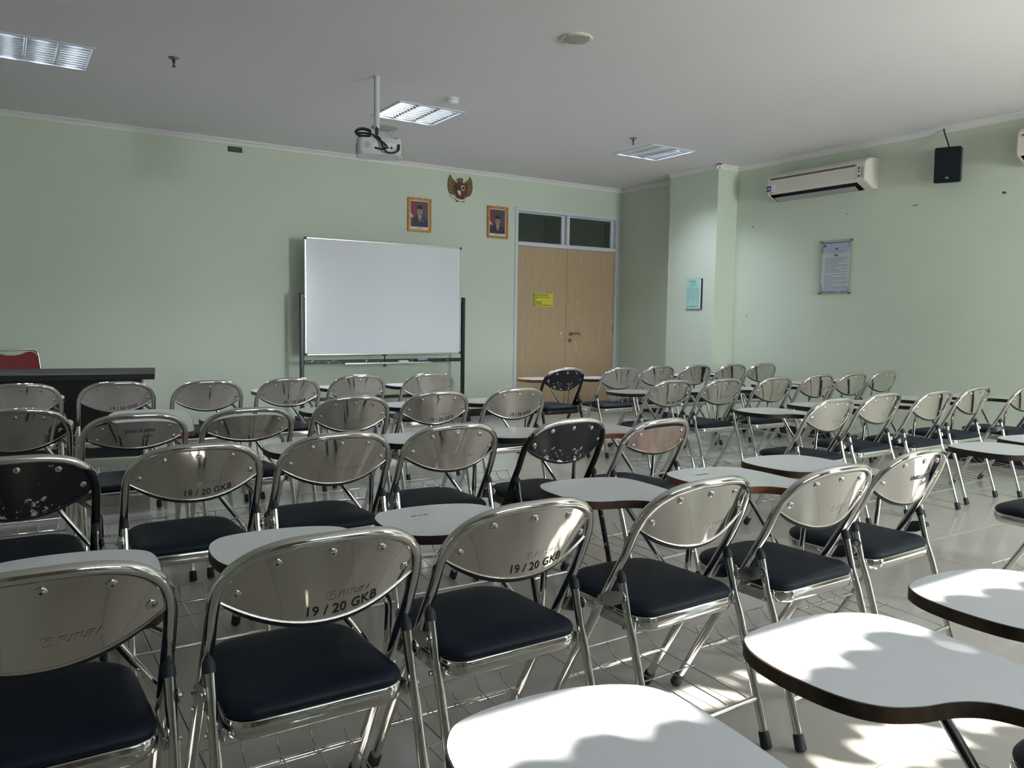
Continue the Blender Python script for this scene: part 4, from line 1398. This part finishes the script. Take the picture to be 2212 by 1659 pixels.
def portrait(x, z, label, which):
    t = thing('framed_portrait', label, 'picture', (x, YF, z), 0, 'framed portraits')
    w_, h_ = 0.148, 0.192
    for k, (e0, e1, d, mt) in enumerate(((0.0, 0.020, 0.022, 'gold'), (0.020, 0.032, 0.016, 'gold2'))):
        f = MB()
        a, b, c, g = w_-e0, h_-e0, w_-e1, h_-e1
        for p in ([(-a, -b), (a, -b), (c, -g), (-c, -g)], [(a, -b), (a, b), (c, g), (c, -g)], [(a, b), (-a, b), (-c, g), (c, g)], [(-a, b), (-a, -b), (-c, -g), (-c, g)]):
            wallpoly(f, p, d, 0, d)
        f.build('frame' if k == 0 else 'frame_lip', mt, t, 0)
    ph = MB()
    mats = ['paper', 'bk_left', 'bk_red', 'bk_white', 'suit', 'skin', 'tie', 'emb_black', 'print_grey', 'plastic_grey']
    a, b = w_-0.032, h_-0.032
    d = 0.008
    wallpoly(ph, [(-a, -b), (a, -b), (a, b), (-a, b)], d, 0, 0.006)
    z0 = -b+0.026
    pa = a-0.006
    wallpoly(ph, [(-pa, z0), (pa, z0), (pa, b-0.006), (-pa, b-0.006)], d+0.0006, 1)
    wallpoly(ph, [(-pa, 0.0), (-0.05, -0.03), (-0.045, 0.05), (-0.055, b-0.006), (-pa, b-0.006)], d+0.0012, 2)
    wallpoly(ph, [(-pa, 0.02), (-0.07, -0.03), (-pa, -0.03)], d+0.0014, 3)
    sh = 0.095
    s0 = -0.02 if which == 0 else -0.045
    wallpoly(ph, [(-sh, z0), (pa-0.003, z0), (pa-0.003, s0-0.03), (0.075, s0-0.012), (0.03, s0+0.012), (-0.03, s0+0.012), (-0.085, s0-0.010), (-sh, s0-0.035)], d+0.0018, 4)
    wallpoly(ph, [(-0.020, s0+0.014), (0.026, s0+0.014), (0.016, s0-0.05), (0.006, s0-0.085), (-0.004, s0-0.05)], d+0.0024, 3)
    wallpoly(ph, [(-0.004, s0-0.002), (0.010, s0-0.002), (0.013, s0-0.06), (0.006, s0-0.085), (-0.002, s0-0.06)], d+0.0030, 6)
    wallpoly(ph, [(-0.015, s0+0.05), (0.018, s0+0.05), (0.018, s0+0.004), (0.002, s0-0.004), (-0.015, s0+0.004)], d+0.0026, 5)
    wallpoly(ph, ell(0.002, s0+0.062, 0.032, 0.046), d+0.0032, 5)
    for sx in (-1, 1):
        wallpoly(ph, ell(0.002+sx*0.0325, s0+0.062, 0.006, 0.012, 10), d+0.0030, 5)
        wallpoly(ph, ell(0.002+sx*0.013, s0+0.068, 0.005, 0.0022, 8), d+0.0038, 7)
        wallpoly(ph, [(0.002+sx*0.006, s0+0.076), (0.002+sx*0.021, s0+0.077), (0.002+sx*0.020, s0+0.079), (0.002+sx*0.007, s0+0.079)], d+0.0038, 7)
        if which:
            for k in range(10):
                aa, bb = 2*pi*k/10, 2*pi*(k+1)/10
                c_ = (0.002+sx*0.013, s0+0.067)
                wallpoly(ph, [(c_[0]+0.010*cos(aa), c_[1]+0.008*sin(aa)), (c_[0]+0.010*cos(bb), c_[1]+0.008*sin(bb)), (c_[0]+0.0088*cos(bb), c_[1]+0.0068*sin(bb)), (c_[0]+0.0088*cos(aa), c_[1]+0.0068*sin(aa))], d+0.0042, 9)
    wallpoly(ph, [(-0.001, s0+0.066), (0.005, s0+0.066), (0.008, s0+0.052), (-0.004, s0+0.052)], d+0.0036, 6, 0.0003)
    wallpoly(ph, ell(0.002, s0+0.038, 0.010, 0.0025, 10), d+0.0038, 6)
    wallpoly(ph, [(-0.032, s0+0.088), (0.036, s0+0.088), (0.034, s0+0.122), (0.02, s0+0.128), (-0.018, s0+0.128), (-0.031, s0+0.122)], d+0.0044, 7)
    wallpoly(ph, [(-0.05, -b+0.010), (0.05, -b+0.010), (0.05, -b+0.013), (-0.05, -b+0.013)], d+0.0006, 8)
    wallpoly(ph, [(-0.035, -b+0.016), (0.035, -b+0.016), (0.035, -b+0.020), (-0.035, -b+0.020)], d+0.0006, 8)
    wallpoly(ph, [(0.048, s0-0.03), (0.054, s0-0.03), (0.056, s0-0.055), (0.050, s0-0.058)], d+0.0024, 5)
    ph.build('photograph', mats, t, 0)
    MB().lathe([(0.003, 0), (0.003, 0.012), (0.005, 0.014)], 8, T=Matrix.Translation((0.0, 0, h_+0.006)) @ Matrix.Rotation(radians(90), 4, 'X')).build('nail', 'dark_metal', t, 40)


def emblem(x, z):
    t = thing('eagle_emblem', 'carved brown eagle emblem with red and white shield and ribbon', 'emblem', (x, YF, z))

    def piece(pts, d, th, mt, name):
        mb = MB()
        wallpoly(mb, pts, d, 0, th)
        return mb.build(name, mt, t, 0)
    wing = [(0.045, 0.055), (0.075, 0.075), (0.115, 0.105), (0.138, 0.145), (0.160, 0.10), (0.170, 0.045), (0.170, -0.010), (0.155, -0.055), (0.125, -0.085), (0.09, -0.098), (0.055, -0.10), (0.040, -0.06), (0.035, 0.0)]
    for s in (-1, 1):
        w_ = piece([(s*px*0.97, pz) for px, pz in wing], 0.016, 0.014, 'emb_brown', 'wing')
        tips = [(0.160, 0.10), (0.167, 0.072), (0.170, 0.045), (0.170, 0.018), (0.168, -0.010), (0.163, -0.034), (0.153, -0.055), (0.140, -0.072), (0.124, -0.084), (0.106, -0.092), (0.088, -0.097)]
        for k, (tx, tz) in enumerate(tips):
            r = Vector((0.055, 0.035-0.011*k))
            e = Vector((tx, tz))*0.985
            dr = (e-r).normalized()
            nn = Vector((-dr.y, dr.x))
            q = [r+nn*0.002, r-nn*0.002, e-nn*0.006, e+dr*0.004, e+nn*0.006]
            fm = MB()
            wallpoly(fm, [(s*p.x*0.97, p.y) for p in q], 0.0195, 0, 0.0035)
            fm.build('feather', 'emb_brown' if k % 2 else 'emb_tan', w_, 0)
        for k in range(6):
            a0 = Vector((0.050, 0.045-0.020*k))
            fm = MB()
            wallpoly(fm, [(s*p[0], p[1]) for p in ell(a0.x+0.022, a0.y-0.006, 0.024, 0.011, 12)], 0.022, 0, 0.0022)
            fm.build('feather', 'emb_dark', w_, 0)
    piece([(-0.028, 0.075), (0.028, 0.075), (0.042, 0.02), (0.050, -0.05), (0.045, -0.11), (-0.045, -0.11), (-0.050, -0.05), (-0.042, 0.02)], 0.022, 0.020, 'emb_dark', 'body')
    piece([(-0.035, 0.088), (-0.052, 0.080), (-0.046, 0.093), (-0.034, 0.108), (-0.012, 0.115), (0.022, 0.114), (0.030, 0.10), (0.026, 0.082), (0.030, 0.06), (-0.024, 0.06), (-0.022, 0.078)], 0.028, 0.024, 'emb_brown', 'head')
    piece([(-0.046, -0.09), (0.046, -0.09), (0.062, -0.135), (0.030, -0.150), (0.0, -0.152), (-0.030, -0.150), (-0.062, -0.135)], 0.018, 0.016, 'emb_dark', 'tail')
    sh = [(-0.052, 0.030), (0.052, 0.030), (0.052, -0.03), (0.040, -0.068), (0.0, -0.102), (-0.040, -0.068), (-0.052, -0.03)]
    sp = piece(sh, 0.027, 0.006, 'emb_black', 'shield')

    def field(pts, mt):
        mb = MB()
        wallpoly(mb, pts, 0.029, 0, 0.002)
        mb.build('field', mt, sp, 0)
    field([(-0.049, 0.027), (-0.002, 0.027), (-0.002, -0.029), (-0.049, -0.029)], 'emb_red')
    field([(0.002, 0.027), (0.049, 0.027), (0.049, -0.029), (0.002, -0.029)], 'emb_white')
    field([(-0.049, -0.033), (-0.002, -0.033), (-0.002, -0.097), (-0.038, -0.068)], 'emb_white')
    field([(0.002, -0.033), (0.049, -0.033), (0.038, -0.068), (0.002, -0.097)], 'emb_red')
    mb = MB()
    wallpoly(mb, ell(0.028, 0.0, 0.018, 0.018, 14), 0.0305, 0, 0.0014)
    wallpoly(mb, ell(-0.028, 0.0, 0.013, 0.016, 12), 0.0305, 0, 0.0014)
    wallpoly(mb, [(-0.014, -0.014), (0.014, -0.014), (0.014, -0.036), (0.0, -0.050), (-0.014, -0.036)], 0.0305, 0, 0.0014)
    mb.build('badge', 'emb_black', sp, 0)
    mb = MB()
    wallpoly(mb, [(0.006*sin(pi*k/5)*(1 if k % 2 else 2.2)-0.0, 0.006*cos(pi*k/5)*(1 if k % 2 else 2.2)-0.029) for k in range(10)], 0.032, 0, 0.0014)
    mb.build('star', 'emb_tan', sp, 0)
    rb = MB()
    top = ell(0, -0.085, 0.085, 0.050, 12, 205, 335)
    bot = ell(0, -0.105, 0.088, 0.052, 12, 335, 205)
    wallpoly(rb, top+bot, 0.030, 0, 0.006)
    for s in (-1, 1):
        wallpoly(rb, [(s*0.072, -0.108), (s*0.082, -0.128), (s*0.125, -0.110), (s*0.142, -0.085), (s*0.128, -0.082), (s*0.112, -0.094), (s*0.095, -0.092)], 0.026, 0, 0.005)
    rb.build('ribbon', 'emb_white', t, 0)
    for s in (-1, 1):
        piece([(s*0.012, -0.150), (s*0.052, -0.148), (s*0.056, -0.160), (s*0.046, -0.158), (s*0.040, -0.164), (s*0.032, -0.158), (s*0.022, -0.163), (s*0.014, -0.158)], 0.024, 0.012, 'emb_dark', 'claw')


M['emb_tan'] = mat('tan_bronze', (0.24, 0.155, 0.055), 0.45, 0.2)


# ------------------------------------------------------------------ desk, red chair
def build_desk():
    rz = radians(-9)
    t = thing('teacher_desk', 'long black desk with a closed front panel', 'desk', (0.02, 7.02, 0), rz)
    W, Dp = 1.03, 0.36
    MB().box(-W, W, -Dp, Dp, 0.705, 0.75, bev=0.002).build('desk_top', 'desk_top', t, 0)
    MB().box(-W+0.12, W-0.12, -Dp+0.06, -Dp+0.085, 0.12, 0.7045).build('front_panel', 'desk', t, 0)
    for s in (-1, 1):
        MB().box(s*(W-0.105)-0.015, s*(W-0.105)+0.015, -Dp+0.05, Dp-0.05, 0.0, 0.7045, bev=0.002).build('side_panel', 'desk', t, 0)
    MB().box(W-0.62, W-0.125, -Dp+0.09, Dp-0.06, 0.25, 0.7045).build('drawer_box', 'desk', t, 0)
    yy = -Dp+0.0595
    tp = MB()
    for cx, cz, s in ((0.275, 0.655, 0.022), (0.055, 0.662, 0.010), (-0.30, 0.645, 0.020)):
        pts = [(cx+s*cos(a)*random.uniform(0.7, 1.1), cz+s*1.4*sin(a)*random.uniform(0.7, 1.2)) for a in [2*pi*k/7 for k in range(7)]]
        vs = [(x, yy, z) for x, z in pts]+[(x, yy-0.001, z) for x, z in pts]
        tp.add(vs, [tuple(range(7))[::-1], tuple(range(7, 14))]+[(i, (i+1) % 7, 7+(i+1) % 7, 7+i) for i in range(7)])
    tp.build('torn_paper', 'paper', t, 0)
    # red stacking chair behind the desk, facing the class
    t = thing('red_chair', 'red upholstered chair with a chrome frame behind the desk', 'chair', (0.205, 7.74, 0), radians(205))
    # local +y is the front of the chair
    loop = [(-0.225, -0.02, 0.42), (-0.225, -0.20, 0.47), (-0.225, -0.24, 0.66), (-0.215, -0.27, 0.85), (-0.17, -0.275, 0.875), (0.17, -0.275, 0.875), (0.215, -0.27, 0.85), (0.225, -0.24, 0.66), (0.225, -0.20, 0.47), (0.225, -0.02, 0.42)]
    MB().tube(fillet(loop, 0.04, 4), 0.0105, 10).build('back_frame', 'chrome', t, 60)
    bk = []
    pol = [(-0.195, 0.52), (0.195, 0.52), (0.208, 0.60), (0.205, 0.80), (0.185, 0.845), (0.15, 0.858), (0.115, 0.852), (0.075, 0.835), (0.03, 0.828), (-0.03, 0.828), (-0.075, 0.835), (-0.115, 0.852), (-0.15, 0.858), (-0.185, 0.845), (-0.205, 0.80), (-0.208, 0.60)]
    n = len(pol)
    vs, fs = [], []
    yy = lambda z: -0.205-0.17*(z-0.47)
    for off, k in ((-0.012, 0.97), (-0.006, 1.0), (0.016, 1.0), (0.026, 0.95)):
        vs += [(x*k, yy(z)+off, 0.68+(z-0.68)*k) for x, z in pol]
    for r in range(3):
        fs += [(r*n+i, r*n+(i+1) % n, (r+1)*n+(i+1) % n, (r+1)*n+i) for i in range(n)]
    fs += [tuple(range(n))[::-1], tuple(range(3*n, 4*n))]
    MB().add(vs, fs).build('backrest', 'red', t, 40)
    st = MB()
    pr = rrect(-0.215, 0.215, -0.20, 0.22, 0.05, 4)
    n = len(pr)
    vs = [(x*k, y*k, z) for k, z in ((0.97, 0.425), (1.0, 0.435), (1.0, 0.46), (0.93, 0.478)) for x, y in pr]
    fs = [(r*n+i, r*n+(i+1) % n, (r+1)*n+(i+1) % n, (r+1)*n+i) for r in range(3) for i in range(n)]+[tuple(range(n))[::-1], tuple(range(3*n, 4*n))]
    st.add(vs, fs).build('seat', 'red', t, 40)
    for sx in (-1, 1):
        for y in (0.19, -0.19):
            MB().tube([(sx*0.2, y*0.9, 0.425), (sx*0.225, y*1.12, 0.012)], 0.0105, 10).build('leg', 'chrome', t, 60)


# ------------------------------------------------------------------ outside the windows
def build_outside():
    g = MB().box(-8, 14, -14, YB-0.18, -0.12, -0.02).build('ground', 'ground', None, 0)
    struct(g, 'paved ground outside the windows', 'ground')
    t = thing('shrub', 'leafy green shrub standing outside the shaded window', 'plant', (2.2, -2.35, -0.02))
    rnd = random.Random(3)
    st = MB()
    for k in range(5):
        a = 2*pi*k/5
        st.tube(spline([(0.05*cos(a), 0.05*sin(a), 0), (0.15*cos(a)+0.1*(k-2), 0.10*sin(a), 0.9), (0.33*(k-2), 0.08*sin(a), 1.9), (0.42*(k-2), 0.05*sin(a), 2.5)], 4, False), [0.03]*4+[0.022]*5+[0.012]*4, 8)
    st.build('stem', 'bark', t, 60)
    lf = MB()

    def leaf(x, y, z, L_, W_, ang, tilt):
        pts = []
        for k in range(10):
            a = 2*pi*k/10
            pts.append((W_/2*sin(a)*(1-0.25*cos(a)), -L_/2*cos(a)))
        T = Matrix.Translation((x-2.2, y+2.35, z+0.02)) @ Matrix.Rotation(tilt, 4, 'X') @ Matrix.Rotation(ang, 4, 'Y')
        lf.prism([(px, pz) for px, pz in pts], 0, 0.002, T=T @ Matrix.Rotation(radians(90), 4, 'X'))
    # dense crown; an open slot between two layers on one side
    for k in range(2900):
        x, z = rnd.uniform(0.5, 4.3), rnd.uniform(1.2, 2.78)
        if x < 2.62 and z > 2.60:
            continue
        if 2.62 < x < 3.45 and 2.27 < z < 2.55:
            continue
        leaf(x, rnd.uniform(-2.30, -2.05), z, rnd.uniform(0.12, 0.17), rnd.uniform(0.09, 0.13), rnd.uniform(-0.9, 0.9), rnd.uniform(-0.3, 0.2))
    # rounded shoots along the top of each layer
    x = 0.7
    while x < 3.5:
        z = 2.68 if x < 2.2 else 2.715 if x < 2.62 else 2.295
        leaf(x, -2.1+rnd.uniform(-0.01, 0.01), z+rnd.uniform(-0.022, 0.022), 0.125, 0.12, rnd.uniform(-0.25, 0.25), -0.1)
        for d in (0.07, 0.13):
            leaf(x+rnd.uniform(0.0, 0.08), -2.12+rnd.uniform(-0.02, 0.02), z-d, 0.16, 0.16, rnd.uniform(-0.5, 0.5), -0.1)
            leaf(x+rnd.uniform(-0.08, 0.0), -2.14+rnd.uniform(-0.02, 0.02), z-d, 0.16, 0.16, rnd.uniform(-0.5, 0.5), -0.1)
        x += 0.108
    o = lf.build('foliage', 'leaf', t, 0)
    o['kind'] = 'stuff'
    # curtains drawn beside the tall window and at the ends of the wide one
    for x0, x1, lb in ((3.34, 4.62, 'beige pleated curtain drawn between the two windows'), (5.80, 7.10, 'beige pleated curtain drawn beside the tall window'), (-0.35, 0.88, 'beige pleated curtain drawn at the end of the wide window')):
        n = int((x1-x0)/0.02)
        vs = []
        for i in range(n+1):
            x = x0+(x1-x0)*i/n
            y = YB+0.07+0.03*sin(2*pi*(x-x0)/0.13)
            vs += [(x, y, 0.06), (x, y, 2.68), (x, y-0.004, 0.06), (x, y-0.004, 2.68)]
        fs = []
        for i in range(n):
            a = i*4
            fs += [(a, a+1, a+5, a+4), (a+2, a+6, a+7, a+3), (a+1, a+3, a+7, a+5), (a, a+4, a+6, a+2)]
        c = thing('curtain', lb, 'curtain', ((x0+x1)/2, YB+0.07, 0), 0, 'curtains on the window wall')
        P = Vector(c.location)
        MB().add([tuple(Vector(v)-P) for v in vs], fs).build('cloth', 'curtain', c, 60)
        MB().tube([(x0-P.x-0.03, 0.0, 2.70), (x1-P.x+0.03, 0.0, 2.70)], 0.012, 10).build('rod', 'dark_metal', c, 60)


build_room()
build_door()
build_outside()
build_chairs()
build_whiteboard()
build_desk()
build_wall_things()
build_ceiling_things()
